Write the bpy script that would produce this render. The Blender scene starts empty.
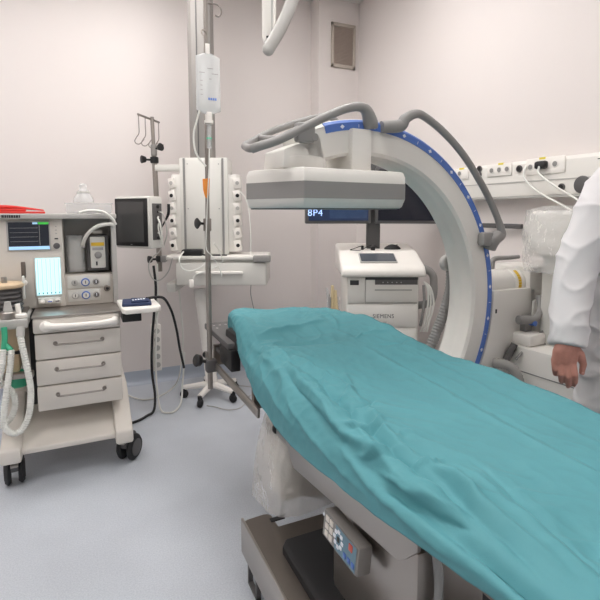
import bpy, bmesh, math, random
from mathutils import Vector, Matrix, noise
random.seed(4)
C = bpy.context.scene.collection
PI = math.pi
YAW = math.radians(24.6)

# ------------------------------------------------------------------ materials
def lin(c):
    r = []
    for v in c:
        v /= 255.0
        r.append(v/12.92 if v <= 0.04045 else ((v+0.055)/1.055)**2.4)
    return r + [1.0]

def mat(name, rgb, rough=0.5, metal=0.0, var=0.04, vscale=6.0, bump=0.0, bscale=120.0, emit=None, spec=0.5, coat=0.0):
    m = bpy.data.materials.new(name); m.use_nodes = True
    nt = m.node_tree; b = nt.nodes['Principled BSDF']
    col = lin(rgb)
    b.inputs['Roughness'].default_value = rough
    b.inputs['Metallic'].default_value = metal
    b.inputs['Specular IOR Level'].default_value = spec
    b.inputs['Coat Weight'].default_value = coat
    tc = nt.nodes.new('ShaderNodeTexCoord')
    n = nt.nodes.new('ShaderNodeTexNoise'); n.inputs['Scale'].default_value = vscale; n.inputs['Detail'].default_value = 4
    nt.links.new(tc.outputs['Object'], n.inputs['Vector'])
    rp = nt.nodes.new('ShaderNodeValToRGB')
    rp.color_ramp.elements[0].position = 0.3; rp.color_ramp.elements[1].position = 0.7
    rp.color_ramp.elements[0].color = [max(0, c*(1-var)) for c in col[:3]]+[1]
    rp.color_ramp.elements[1].color = [min(1, c*(1+var)) for c in col[:3]]+[1]
    nt.links.new(n.outputs['Fac'], rp.inputs['Fac'])
    nt.links.new(rp.outputs['Color'], b.inputs['Base Color'])
    if bump:
        n2 = nt.nodes.new('ShaderNodeTexNoise'); n2.inputs['Scale'].default_value = bscale; n2.inputs['Detail'].default_value = 3
        nt.links.new(tc.outputs['Object'], n2.inputs['Vector'])
        bp = nt.nodes.new('ShaderNodeBump'); bp.inputs['Strength'].default_value = bump; bp.inputs['Distance'].default_value = 0.003
        nt.links.new(n2.outputs['Fac'], bp.inputs['Height']); nt.links.new(bp.outputs['Normal'], b.inputs['Normal'])
    if emit:
        b.inputs['Emission Color'].default_value = lin(emit[0]); b.inputs['Emission Strength'].default_value = emit[1]
    return m

def clear_mat(name, rgb, alpha, rough=0.15, bump=0.0):
    m = bpy.data.materials.new(name); m.use_nodes = True
    nt = m.node_tree; b = nt.nodes['Principled BSDF']
    b.inputs['Base Color'].default_value = lin(rgb); b.inputs['Roughness'].default_value = rough
    b.inputs['Alpha'].default_value = alpha
    if bump:
        tc = nt.nodes.new('ShaderNodeTexCoord')
        n2 = nt.nodes.new('ShaderNodeTexNoise'); n2.inputs['Scale'].default_value = 18; n2.inputs['Detail'].default_value = 5
        nt.links.new(tc.outputs['Object'], n2.inputs['Vector'])
        bp = nt.nodes.new('ShaderNodeBump'); bp.inputs['Strength'].default_value = bump; bp.inputs['Distance'].default_value = 0.02
        nt.links.new(n2.outputs['Fac'], bp.inputs['Height']); nt.links.new(bp.outputs['Normal'], b.inputs['Normal'])
    return m

def floor_mat():
    m = mat('vinyl_floor', (196, 201, 208), 0.38, var=0.05, vscale=3.0, bump=0.05, bscale=60, spec=0.4)
    nt = m.node_tree; b = nt.nodes['Principled BSDF']
    rp = b.inputs['Base Color'].links[0].from_node
    tc = [n for n in nt.nodes if n.type == 'TEX_COORD'][0]
    n = nt.nodes.new('ShaderNodeTexNoise'); n.inputs['Scale'].default_value = 170; n.inputs['Detail'].default_value = 2
    nt.links.new(tc.outputs['Object'], n.inputs['Vector'])
    r2 = nt.nodes.new('ShaderNodeValToRGB'); r2.color_ramp.elements[0].position = .35; r2.color_ramp.elements[1].position = .65
    r2.color_ramp.elements[0].color = (.84, .85, .87, 1); r2.color_ramp.elements[1].color = (1, 1, 1, 1)
    nt.links.new(n.outputs['Fac'], r2.inputs['Fac'])
    mx = nt.nodes.new('ShaderNodeMixRGB'); mx.blend_type = 'MULTIPLY'; mx.inputs[0].default_value = 1
    nt.links.new(rp.outputs['Color'], mx.inputs[1]); nt.links.new(r2.outputs['Color'], mx.inputs[2])
    nt.links.new(mx.outputs['Color'], b.inputs['Base Color'])
    return m

M = dict(
    wall=mat('wall_paint', (226, 219, 216), 0.75, var=0.012, vscale=1.2, bump=0.04, bscale=200, spec=0.2),
    wallf=mat('unseen_wall_grey', (190, 188, 186), 0.6),  # unseen front wall, greyed to limit the light it bounces back
    ceil=mat('ceiling_paint', (226, 222, 218), 0.8, var=0.01),
    floor=floor_mat(),
    base=mat('coved_vinyl', (176, 184, 196), 0.4, var=0.03),
    cream=mat('cream_enamel', (222, 216, 208), 0.42, var=0.02),
    cream2=mat('cream_enamel_dull', (208, 202, 194), 0.5, var=0.02),
    white=mat('white_enamel', (230, 227, 221), 0.35, var=0.015),
    offw=mat('off_white_plastic', (218, 216, 210), 0.45, var=0.015),
    bright=mat('bright_white_plastic', (240, 236, 230), 0.4, var=0.01),
    grey=mat('grey_plastic', (142, 140, 138), 0.5, var=0.03),
    greyd=mat('dark_grey_plastic', (88, 86, 86), 0.5, var=0.03),
    greyl=mat('light_grey_plastic', (184, 182, 178), 0.45, var=0.02),
    black=mat('black_plastic', (24, 24, 26), 0.45, var=0.05),
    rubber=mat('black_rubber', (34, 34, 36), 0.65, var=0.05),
    steel=mat('brushed_steel', (172, 166, 160), 0.34, 0.85, var=0.05, vscale=3),
    steeld=mat('dull_steel', (130, 122, 115), 0.42, 0.8, var=0.06, vscale=4),
    alu=mat('satin_aluminium', (148, 144, 140), 0.6, 0.0, var=0.04),
    poleg=mat('pole_steel', (150, 143, 137), 0.4, 0.6, var=0.04),
    glassblk=mat('dark_glass', (28, 30, 34), 0.12, var=0.0),
    glassgr=mat('grey_glass', (74, 74, 74), 0.18, var=0.05, vscale=2),
    blue=mat('blue_scale', (84, 120, 196), 0.45, var=0.03),
    blueb=mat('bluish_print', (86, 118, 186), 0.5),
    mark=mat('white_print', (235, 238, 245), 0.5),
    ink=mat('dark_print', (52, 52, 54), 0.6),
    inkf=mat('faint_print', (168, 166, 164), 0.6),
    teal=mat('surgical_drape', (88, 151, 159), 0.62, var=0.045, vscale=5, bump=0.12, bscale=240, spec=0.3),
    navy=mat('navy_nylon', (38, 52, 86), 0.7, var=0.12, vscale=20, bump=.3),
    red=mat('red_plastic', (206, 52, 44), 0.5, var=0.1),
    green=mat('green_plastic', (62, 168, 130), 0.45),
    hosew=mat('white_hose', (226, 226, 220), 0.45),
    hoseg=mat('grey_hose', (164, 162, 158), 0.55),
    orange=mat('orange_tag', (240, 148, 58), 0.6, var=.08, vscale=40),
    yellow=mat('yellow_label', (232, 214, 80), 0.6),
    yellowd=mat('yellow_scale', (230, 190, 60), 0.6),
    tan=mat('tan_plastic', (206, 182, 150), 0.5),
    stick=mat('cream_film_roll', (228, 208, 166), 0.6, var=.08),
    vent=mat('vent_grille', (172, 158, 148), 0.6),
    ventf=mat('vent_frame', (190, 180, 170), 0.5, 0.2),
    scr=mat('monitor_screen', (16, 18, 24), 0.15, var=0.2, vscale=6, emit=((12, 14, 30), .5)),
    scrb=mat('xray_screen', (30, 40, 60), 0.15, var=.2, emit=((22, 36, 66), 0.8)),
    glyph=mat('screen_glyph', (160, 190, 240), 0.4, emit=((170, 195, 250), 1.1)),
    scrd=mat('machine_screen', (26, 28, 34), 0.2, emit=((40, 44, 54), .5)),
    scrbar=mat('screen_softkeys', (150, 190, 220), 0.3, emit=((160, 200, 230), .8)),
    scrg=mat('screen_green', (70, 180, 70), 0.3, emit=((60, 180, 70), .7)),
    flow=mat('lit_flow_tubes', (190, 235, 245), 0.3, emit=((190, 238, 248), 1.0)),
    flowl=mat('flow_tube_line', (150, 205, 225), 0.3, emit=((140, 200, 225), .8)),
    skin=mat('skin', (186, 132, 118), 0.5, var=0.12, vscale=30, bump=0.15, bscale=300),
    nail=mat('finger_nail', (196, 148, 136), 0.35),
    coat=mat('white_cotton', (222, 219, 220), 0.8, var=0.02, bump=0.12, bscale=500, spec=0.2),
    trous=mat('grey_trousers', (96, 100, 110), 0.85),
    hair=mat('dark_hair', (42, 34, 30), 0.6, var=.3, vscale=60, bump=.5),
    shoe=mat('white_clog', (214, 212, 208), 0.5),
    eye=mat('eye_white', (236, 234, 230), 0.2),
    iris=mat('eye_iris', (60, 42, 30), 0.2),
    clear=clear_mat('clear_plastic', (236, 238, 238), 0.34, 0.1, .2),
    film=clear_mat('plastic_film', (238, 238, 236), 0.30, 0.12, .9),
    bagm=clear_mat('bag_film', (230, 226, 220), 0.36, 0.16, 1.0),
    ivm=clear_mat('iv_bag_plastic', (236, 238, 238), 0.55, 0.12, .15),
    lamp=mat('lamp_diffuser', (255, 255, 255), 0.5, var=0, emit=((255, 252, 250), 16.0)),
)

# ------------------------------------------------------------------ mesh builder
def cat(pts, n=8):
    P = [Vector(p) for p in pts]
    if len(P) < 3: return P
    out = []
    for i in range(len(P)-1):
        p0 = P[i-1] if i > 0 else P[i]*2-P[i+1]
        p1, p2 = P[i], P[i+1]
        p3 = P[i+2] if i+2 < len(P) else P[i+1]*2-P[i]
        for k in range(n):
            t = k/n
            out.append(0.5*((2*p1)+(p2-p0)*t+(2*p0-5*p1+4*p2-p3)*t*t+(3*p1-p0-3*p2+p3)*t**3))
    out.append(P[-1]); return out

class MB:
    def __init__(s): s.bm = bmesh.new()
    def _merge(s, t, mi=0, mx=None):
        for f in t.faces: f.material_index = mi
        if mx is not None: bmesh.ops.transform(t, matrix=mx, verts=t.verts)
        me = bpy.data.meshes.new('tmp'); t.to_mesh(me); t.free(); s.bm.from_mesh(me); bpy.data.meshes.remove(me)
    def box(s, x0, x1, y0, y1, z0, z1, bev=0.0, mi=0, mx=None, seg=2):
        t = bmesh.new(); bmesh.ops.create_cube(t, size=1)
        sx, sy, sz = x1-x0, y1-y0, z1-z0
        for v in t.verts: v.co = Vector(((v.co.x+.5)*sx+x0, (v.co.y+.5)*sy+y0, (v.co.z+.5)*sz+z0))
        if bev: bmesh.ops.bevel(t, geom=t.edges[:], offset=min(bev, .49*min(abs(sx), abs(sy), abs(sz))), segments=seg, affect='EDGES', profile=.5)
        bmesh.ops.recalc_face_normals(t, faces=t.faces)
        s._merge(t, mi, mx); return s
    def prism(s, pts, axis, a0, a1, bev=0.0, mi=0, mx=None, seg=2):
        t = bmesh.new()
        def P(p, a): return {'x': (a, p[0], p[1]), 'y': (p[0], a, p[1]), 'z': (p[0], p[1], a)}[axis]
        A = [t.verts.new(P(p, a0)) for p in pts]; B = [t.verts.new(P(p, a1)) for p in pts]
        n = len(pts); t.faces.new(A[::-1]); t.faces.new(B)
        for i in range(n): t.faces.new((A[i], A[(i+1) % n], B[(i+1) % n], B[i]))
        bmesh.ops.recalc_face_normals(t, faces=t.faces)
        if bev: bmesh.ops.bevel(t, geom=t.edges[:], offset=bev, segments=seg, affect='EDGES', profile=.5)
        s._merge(t, mi, mx); return s
    def tube(s, pts, r, seg=10, mi=0, rib=0.0, ribstep=0.012, smooth=0, flat=1.0):
        P = cat(pts, smooth) if smooth else [Vector(p) for p in pts]
        if rib:
            Q = [P[0]]; acc = 0
            L = [0]
            for i in range(1, len(P)): L.append(L[-1]+(P[i]-P[i-1]).length)
            n = max(4, int(L[-1]/ribstep*2)); Q = []
            j = 0
            for k in range(n+1):
                d = L[-1]*k/n
                while j < len(P)-2 and L[j+1] < d: j += 1
                t = (d-L[j])/max(1e-9, L[j+1]-L[j]); Q.append(P[j].lerp(P[j+1], min(1, t)))
            P = Q
        n = len(P)
        R = [r[min(len(r)-1, int(i*len(r)/n))] if isinstance(r, (list, tuple)) else r for i in range(n)]
        if isinstance(r, (list, tuple)) and len(r) != n:
            R = []
            for i in range(n):
                f = i/(n-1)*(len(r)-1); k = min(int(f), len(r)-2); R.append(r[k]+(r[k+1]-r[k])*(f-k))
        if rib: R = [q*(1+rib if i % 2 else 1-rib) for i, q in enumerate(R)]
        t = bmesh.new(); rings = []
        T = []
        for i in range(n):
            d = (P[min(n-1, i+1)]-P[max(0, i-1)]); T.append(d.normalized() if d.length > 1e-9 else Vector((0, 0, 1)))
        up = Vector((0, 0, 1)) if abs(T[0].z) < .9 else Vector((0, 1, 0))
        u = (up-T[0]*up.dot(T[0])).normalized()
        for i in range(n):
            u = (u-T[i]*u.dot(T[i])).normalized(); w = T[i].cross(u)
            rings.append([t.verts.new(P[i]+R[i]*(u*math.cos(2*PI*k/seg)*flat+w*math.sin(2*PI*k/seg))) for k in range(seg)])
        for i in range(n-1):
            for k in range(seg):
                t.faces.new((rings[i][k], rings[i][(k+1) % seg], rings[i+1][(k+1) % seg], rings[i+1][k]))
        t.faces.new(rings[0][::-1]); t.faces.new(rings[-1])
        bmesh.ops.recalc_face_normals(t, faces=t.faces)
        s._merge(t, mi); return s
    def cyl(s, p0, p1, r0, r1=None, seg=20, mi=0, bev=0.0):
        p0, p1 = Vector(p0), Vector(p1); r1 = r0 if r1 is None else r1
        if bev:
            d = (p1-p0).normalized()
            return s.tube([p0, p0+d*1e-4, p0+d*bev, p1-d*bev, p1-d*1e-4, p1], [r0-bev, r0-bev*.95, r0, r1, r1-bev*.95, r1-bev], seg, mi)
        return s.tube([p0, p1], [r0, r1], seg, mi)
    def ball(s, c, r, sc=(1, 1, 1), mi=0, seg=16, mx=None):
        t = bmesh.new(); bmesh.ops.create_uvsphere(t, u_segments=seg, v_segments=max(6, seg//2), radius=r)
        for v in t.verts: v.co = Vector((v.co.x*sc[0]+c[0], v.co.y*sc[1]+c[1], v.co.z*sc[2]+c[2]))
        s._merge(t, mi, mx); return s
    def loft(s, rings, mi=0, caps=True):
        t = bmesh.new(); R = [[t.verts.new(p) for p in r] for r in rings]; n = len(R[0])
        for i in range(len(R)-1):
            for k in range(n): t.faces.new((R[i][k], R[i][(k+1) % n], R[i+1][(k+1) % n], R[i+1][k]))
        if caps: t.faces.new(R[0][::-1]); t.faces.new(R[-1])
        bmesh.ops.recalc_face_normals(t, faces=t.faces)
        s._merge(t, mi); return s
    def build(s, name, m, parent=None, world=False, label=None, ang=38):
        me = bpy.data.meshes.new(name); s.bm.to_mesh(me); s.bm.free()
        o = bpy.data.objects.new(name, me); C.objects.link(o)
        for q in (m if isinstance(m, (list, tuple)) else [m]): me.materials.append(M[q] if isinstance(q, str) else q)
        for p in me.polygons: p.use_smooth = True
        me.set_sharp_from_angle(angle=math.radians(ang))
        if parent is not None:
            o.parent = parent
            if world: o.matrix_parent_inverse = world_mx(parent).inverted()
        if label: o['label'] = label
        return o

def world_mx(o):
    m = Matrix.Translation(o.location) @ o.rotation_euler.to_matrix().to_4x4()
    return world_mx(o.parent) @ o.matrix_parent_inverse @ m if o.parent else m

def thing(name, label, cat_, loc=(0, 0, 0), rz=0, group=None):
    o = bpy.data.objects.new(name, None); C.objects.link(o); o.location = loc; o.rotation_euler = (0, 0, rz); o.empty_display_size = .05
    o['label'] = label; o['category'] = cat_
    if group: o['group'] = group
    return o
def tag(o, label, cat_, group=None):
    o['label'] = label; o['category'] = cat_
    if group: o['group'] = group
    return o
def struct(o): o['kind'] = 'structure'; return o
def dloc(lat, D, z=0): return (D*math.sin(YAW)+lat*math.cos(YAW), D*math.cos(YAW)-lat*math.sin(YAW), z)
def text_mesh(name, txt, size, mx, m, parent, ext=.0006, sx=1.0, world=False):
    cu = bpy.data.curves.new('txt', 'FONT'); cu.body = txt; cu.size = size; cu.align_x = 'CENTER'; cu.align_y = 'CENTER'; cu.extrude = ext; cu.offset = 0; cu.space_character = 1.1
    to = bpy.data.objects.new('txt', cu); C.objects.link(to); bpy.context.view_layer.update()
    me = bpy.data.meshes.new_from_object(to.evaluated_get(bpy.context.evaluated_depsgraph_get()))
    bpy.data.objects.remove(to); bpy.data.curves.remove(cu)
    me.transform(mx @ Matrix.Diagonal((sx, 1, 1, 1)))
    o = bpy.data.objects.new(name, me); C.objects.link(o); me.materials.clear(); me.materials.append(M[m]); o.parent = parent
    if world: o.matrix_parent_inverse = world_mx(parent).inverted()
    return o
RX90 = Matrix.Rotation(PI/2, 4, 'X')        # text/plates drawn in XY stand up and face -Y

# ------------------------------------------------------------------ room
WX0, WX1, WY0, WY1, H = -2.3, 2.28, -2.3, 3.9, 3.15
CHX, CHY = 1.89, 3.75
struct(MB().box(WX0-.1, WX1+.1, WY0-.1, WY1+.1, -.1, 0).build('floor', 'floor'))
struct(MB().box(WX0-.1, WX1+.1, WY0-.1, WY1+.1, H, H+.1).build('ceiling', 'ceil'))
struct(MB().box(WX0-.1, WX1+.1, WY1, WY1+.1, 0, H).build('wall_back', 'wall'))
struct(MB().box(WX1, WX1+.1, WY0, WY1, 0, H).build('wall_right', 'wall'))
struct(MB().box(WX0-.1, WX0, WY0, WY1, 0, H).build('wall_left', 'wall'))
struct(MB().box(WX0-.1, WX1+.1, WY0-.1, WY0, 0, H).build('wall_front', 'wallf'))
struct(MB().box(CHX, WX1, CHY, WY1, 0, H).build('wall_corner', 'wall'))
def cove(name, p0, p1, nrm):
    n = Vector(nrm); a, b = Vector(p0), Vector(p1)
    prof = [(0, 0), (.045, 0), (.03, .004), (.016, .012), (.008, .026), (.004, .05), (.004, .105), (0, .105)]
    mb = MB(); mb.loft([[e+n*d+Vector((0, 0, z)) for d, z in prof] for e in (a, b)])
    return struct(mb.build(name, 'base'))
cove('baseboard_back', (WX0, WY1, 0), (CHX, WY1, 0), (0, -1, 0))
cove('baseboard_corner', (CHX, CHY, 0), (WX1, CHY, 0), (0, -1, 0))
cove('baseboard_right', (WX1, WY0, 0), (WX1, CHY, 0), (-1, 0, 0))
cove('baseboard_left', (WX0, WY0, 0), (WX0, WY1, 0), (1, 0, 0))
cove('baseboard_front', (WX0, WY0, 0), (WX1, WY0, 0), (0, 1, 0))

# ceiling lamps (outside the frame, they light the room; pair behind camera added as fill)
LAMPS = [(-1.2, 2.9), (.35, 2.95), (-1.2, 1.2), (1.3, 2.35), (.75, 1.3), (-.7, -.7), (.9, -.8)]
places = ['over the anaesthesia machine', 'over the supply pendant', 'over the open floor at left', 'over the C-arm', 'over the middle of the operating table', 'added behind the camera on its left as frontal fill', 'added behind the camera on its right as frontal fill']
for (lx, ly), pl in zip(LAMPS, places):
    t = thing('ceiling_light', 'flat white square ceiling light '+pl, 'ceiling light', (lx, ly, H-.03), group='ceiling lights')
    MB().box(-.32, .32, -.32, .32, -.005, .03, .004).build('frame', 'bright', t)
    MB().box(-.29, .29, -.29, .29, -.012, -.004).build('diffuser', 'lamp', t)

# wall vent on the corner column
t = thing('wall_vent', 'brown grey rectangular air vent high on the corner column', 'vent', (1.955, CHY, 2.655))
t.location = (2.122, CHY, 2.775)
vb = MB()
for a in ((-.118, .118, -.185, -.155), (-.118, .118, .155, .185)): vb.box(a[0], a[1], -.018, 0, a[2], a[3], .004)
for a in ((-.118, -.094), (.094, .118)): vb.box(a[0], a[1], -.018, 0, -.185, .185, .004)
vb.build('frame', 'ventf', t)
vb = MB().box(-.094, .094, -.004, 0, -.155, .155)
for k in range(26): vb.box(-.094, .094, -.012, -.003, -.153+k*.0119, -.147+k*.0119, mx=None)
vb.build('grille', 'vent', t)

# ------------------------------------------------------------------ wall supply rail on right wall
t = thing('wall_supply_rail', 'long white medical supply duct with sockets on the right wall', 'supply rail', (WX1, 1.2, 1.53))
def rl(y, z): return (y-1.2, z-1.53)
MB().prism([(-.07, -.1), (-.085, -.085), (-.085, .085), (-.05, .105), (0, .105), (0, -.1)], 'y', -1.3, 1.36, .004).build('housing', 'white', t)
MB().box(-.088, -.084, -1.3, 1.36, -.014, -.009).build('seam', 'greyl', t)
MB().box(-.09, -.085, -1.3, 1.36, -.098, -.088).build('lower_lip', 'greyl', t)
def socket(y, z, kind):
    y, z = rl(y, z)
    mb = MB(); mb.cyl((-.085, y, z), (-.094, y, z), .019, seg=20, bev=.002); o = mb.build('socket', 'white' if kind != 'dark' else 'greyd', t)
    MB().cyl((-.093, y, z), (-.096, y, z), .013, seg=16).build('socket_hole', 'grey' if kind != 'dark' else 'black', o)
def backplate(y0, y1, z0, z1):
    a, b = rl(y0, z0); c, d = rl(y1, z1)
    MB().box(-.092, -.085, a, c, b, d, .003).build('socket_plate', 'bright', t)
backplate(2.29, 2.40, 1.56, 1.625); backplate(1.965, 2.14, 1.56, 1.63); backplate(1.64, 1.87, 1.55, 1.635)
for y in (2.365,): socket(y, 1.597, 'w')
for y in (2.105, 2.05, 1.995): socket(y, 1.595, 'w')
for z in (1.613, 1.578): socket(2.205, z, 'dark')
socket(1.915, 1.59, 'dark'); socket(1.695, 1.597, 'w'); socket(1.84, 1.592, 'w'); socket(1.655, 1.478, 'dark')
y, z = rl(1.545, 1.485); MB().cyl((-.085, y, z), (-.097, y, z), .042, seg=28, bev=.003).build('round_socket', 'greyd', t)
for (y0, z0) in ((2.35, 1.628), (2.04, 1.63), (1.77, 1.634)):
    a, b = rl(y0, z0); MB().box(-.0935, -.084, a-.018, a+.018, b-.008, b+.003).build('label_strip', 'yellow', t)
a, b = rl(1.46, 1.60); MB().box(-.0865, -.085, a-.02, a+.02, b-.002, b+.002).build('printed_mark', 'ink', t)
# plug and its cable
t2 = thing('power_plug', 'black power plug in the supply duct with a pale cable', 'plug', (2.19, 1.765, 1.597))
MB().box(-.032, 0, -.034, .034, -.022, .02, .012).build('plug_body', 'black', t2)
MB().tube([(-.03, .0, -.01), (-.05, -.02, -.05), (-.05, -.12, -.12), (-.05, -.24, -.19), (-.06, -.30, -.26)], .0055, smooth=6).build('cable', 'hosew', t2)
tag(MB().tube([(2.188, 1.868, 1.60), (2.165, 1.86, 1.575), (2.155, 1.845, 1.53), (2.15, 1.76, 1.46), (2.15, 1.62, 1.39), (2.14, 1.53, 1.345)], .0055, smooth=6).build('socket_cable', 'hosew'), 'pale cable dropping from the duct socket left of the black plug', 'cable')
# bumper bar on right wall
t = thing('wall_handrail', 'short dark grey bar on the right wall below the supply duct', 'wall bar', (WX1, 2.05, 1.275))
MB().box(-.05, -.03, -.13, .16, -.014, .014, .005).build('bar', 'greyd', t)
b_ = MB()
for y in (-.08, .1): b_.cyl((-.035, y, 0), (0, y, 0), .01)
b_.build('bracket', 'greyd', t)

# ------------------------------------------------------------------ anaesthesia machine (world coordinates)
am = thing('anaesthesia_machine', 'cream anaesthesia workstation on castors with screen, flow tubes and three drawers', 'anaesthesia machine', (-.085, 2.97, 0))
MS = 1.06                                    # the unit is drawn small and grown to full size
def up_(p): return Vector((p[0]*MS, p[1]*MS, 1.35+(p[2]-1.35)*MS))
def W(mb, name, m, parent=am, label=None):
    for v in mb.bm.verts: v.co = up_(v.co)
    return mb.build(name, m, parent, world=True, label=label)
W(MB().prism([(2.46, .235), (2.46, .262), (2.72, .345), (3.08, .345), (3.08, .25)], 'x', -.29, .135, .006), 'base_platform', 'cream')
for x0, x1 in ((.118, .2), (-.37, -.285)):
    W(MB().prism([(2.42, .215), (2.42, .285), (2.5, .315), (2.74, .43), (3.1, .43), (3.1, .215)], 'x', x0, x1, .012), 'foot_beam', 'cream')
for (cx, cy, rot) in ((-.328, 2.53, .12), (.188, 2.545, -.65), (-.328, 3.0, .3), (.17, 3.0, .5)):
    zc = 1.35-1.35/MS+.066; R = Matrix.Translation((cx, cy, 0)) @ Matrix.Rotation(rot, 4, 'Z')
    c = W(MB().prism([(-.055, zc+.01), (-.05, zc+.06), (-.01, .215), (.035, .215), (.05, zc+.05), (.04, zc)], 'x', -.017, .017, .006, mx=R), 'caster', 'greyd')
    for s in (-1, 1):
        W(MB().cyl(R @ Vector((s*.014, 0, zc)), R @ Vector((s*.042, 0, zc)), .066, seg=28, bev=.012), 'caster_wheel', 'rubber', c)
        W(MB().cyl(R @ Vector((s*.042, 0, zc)), R @ Vector((s*.0445, 0, zc)), .043, seg=24, bev=.002), 'hub_cap', 'greyd', c)
    W(MB().box(-.016, .016, -.075, -.045, zc+.04, zc+.052, .004, mx=R), 'brake_pedal', 'steel', c)
W(MB().box(-.212, .16, 2.535, 3.1, .41, .862, .006), 'cabinet_body', 'cream')
W(MB().box(-.35, .16, 2.80, 3.1, .34, .862, .006), 'rear_body', 'cream2')
for z0, z1 in ((.412, .530), (.536, .655), (.661, .783)):
    d = W(MB().box(-.214, .163, 2.505, 2.54, z0, z1, .006), 'drawer', 'cream')
    zc = z0+.075
    h = MB().tube([(-.128, 2.503, zc-.004), (-.128, 2.478, zc), (-.12, 2.470, zc), (.07, 2.470, zc), (.078, 2.478, zc), (.078, 2.503, zc-.004)], .0045, 8)
    for x in (-.128, .078): h.cyl((x, 2.505, zc), (x, 2.499, zc), .010)
    W(h, 'drawer_handle', 'poleg', d)
d = W(MB().box(-.218, .163, 2.495, 2.54, .788, .862, .010), 'flap_front', 'cream')
hb = MB().tube([(-.165, 2.478, .826), (-.13, 2.470, .824), (-.06, 2.466, .822), (.06, 2.466, .822), (.11, 2.470, .824), (.138, 2.478, .826)], [.022, .016, .013, .013, .016, .019], 12, smooth=5)
hb.cyl((-.165, 2.496, .826), (-.165, 2.468, .826), .024, bev=.004); hb.cyl((.138, 2.496, .826), (.138, 2.47, .826), .02, bev=.004)
W(hb, 'flap_handle', 'bright', d)
W(MB().box(-.222, .166, 2.49, 2.80, .862, .872, .003), 'worktop', 'steel')
# upper housing
W(MB().box(-.42, -.08, 2.72, 3.1, .872, 1.322, .006), 'control_housing', 'cream')
W(MB().box(-.08, .165, 2.88, 3.1, .872, 1.322), 'bay_back', 'greyl')
W(MB().box(.148, .172, 2.70, 3.1, .872, 1.322, .004), 'side_post', 'greyl')
W(MB().box(-.085, .15, 2.73, 2.99, .872, 1.03, .006), 'gauge_housing', 'cream2')
W(MB().box(-.44, .175, 2.68, 3.12, 1.32, 1.347, .006), 'top_shelf', 'greyl')
b_ = MB()
x = -.338
for w in (.011, .007, .006, .008, .009, .007, .010, .006):
    b_.box(x, x+w, 2.6785, 2.681, 1.327, 1.340); x += w+.002
W(b_, 'name_print', 'ink')
W(MB().box(.06, .12, 2.6785, 2.681, 1.329, 1.333), 'shelf_print', 'inkf')
s_ = W(MB().box(-.325, -.136, 2.71, 2.722, 1.165, 1.312, .003), 'display', 'greyl')
W(MB().box(-.317, -.142, 2.707, 2.712, 1.176, 1.305), 'screen', 'scrd', s_)
W(MB().box(-.317, -.142, 2.7062, 2.708, 1.170, 1.186), 'softkey_row', 'scrbar', s_)
W(MB().box(-.188, -.142, 2.7062, 2.708, 1.294, 1.305), 'status_field', 'scrg', s_)
W(MB().box(-.212, -.190, 2.7062, 2.708, 1.295, 1.304), 'status_field', 'scrbar', s_)
b_ = MB()
for z in (1.21, 1.232, 1.254, 1.276): b_.box(-.31, -.19, 2.7063, 2.7075, z, z+.0012)
b_.box(-.184, -.182, 2.7063, 2.7075, 1.19, 1.292)
W(b_, 'trace_lines', 'inkf', s_)
W(MB().cyl((-.110, 2.722, 1.185), (-.110, 2.70, 1.185), .015, bev=.003), 'rotary_knob', 'greyd')
W(MB().box(-.118, -.102, 2.714, 2.722, 1.218, 1.224), 'key', 'ink')
b_ = MB()
for z in (1.245, 1.262, 1.28): b_.box(-.113, -.107, 2.717, 2.722, z, z+.004)
W(b_, 'indicator_row', 'inkf')
f = W(MB().box(-.216, -.092, 2.708, 2.722, .93, 1.13, .003), 'flow_panel', 'offw')
W(MB().box(-.208, -.099, 2.704, 2.709, .94, 1.124), 'lit_panel', 'flow', f)
b_ = MB(); b2 = MB()
for k in range(6):
    x = -.2+k*.0185
    b_.box(x, x+.0025, 2.7025, 2.705, .958, 1.12); b2.box(x-.001, x+.004, 2.702, 2.705, .944, .953)
W(b_, 'flow_tube', 'flowl', f); W(b2, 'flow_valve', 'ink', f)
W(MB().box(-.206, -.098, 2.69, 2.722, .893, .928, .006), 'valve_block', 'offw')
for x, m in ((-.185, 'bright'), (-.15, 'blue'), (-.117, 'ink')):
    W(MB().cyl((x, 2.692, .91), (x, 2.672, .91), .0115, seg=16, bev=.003), 'flow_knob', 'bright')
    W(MB().box(x-.009, x+.009, 2.667, 2.672, .908, .912), 'knob_mark', m)
W(MB().box(-.272, -.252, 2.708, 2.722, 1.03, 1.11, .004), 'dark_slot', 'steeld')
W(MB().cyl((-.262, 2.722, 1.005), (-.262, 2.7, 1.005), .014, bev=.003), 'bypass_knob', 'bright')
# gauges
gp = W(MB().box(-.07, .135, 2.722, 2.731, .962, 1.026, .004), 'gauge_plate', 'offw')
gq = W(MB().box(-.07, .085, 2.722, 2.731, .892, .954, .004), 'gauge_plate', 'offw')
for i, x in enumerate((-.035, .015, .066)):
    for j, (z, pa) in enumerate(((.992, gp), (.924, gq))):
        g = W(MB().cyl((x, 2.724, z), (x, 2.708, z), .017 if i != 1 else .021, seg=24, bev=.003), 'gauge', ['greyl', 'blueb', 'greyl'][i], pa)
        W(MB().cyl((x, 2.709, z), (x, 2.706, z), .012 if i != 1 else .015, seg=20), 'gauge_face', ['greyl', 'offw', 'greyd'][i] if j == 0 else ['offw', 'offw', 'greyd'][i], g)
        W(MB().box(x-.002, x+.002, 2.7045, 2.707, z-.006, z+.009), 'needle', 'ink' if i < 2 else 'mark', g)
kk = W(MB().cyl((.118, 2.724, .955), (.118, 2.695, .955), .016, bev=.004), 'regulator_knob', 'steeld')
W(MB().cyl((.118, 2.696, .955), (.118, 2.692, .955), .008), 'knob_cap', 'black', kk)
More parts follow.
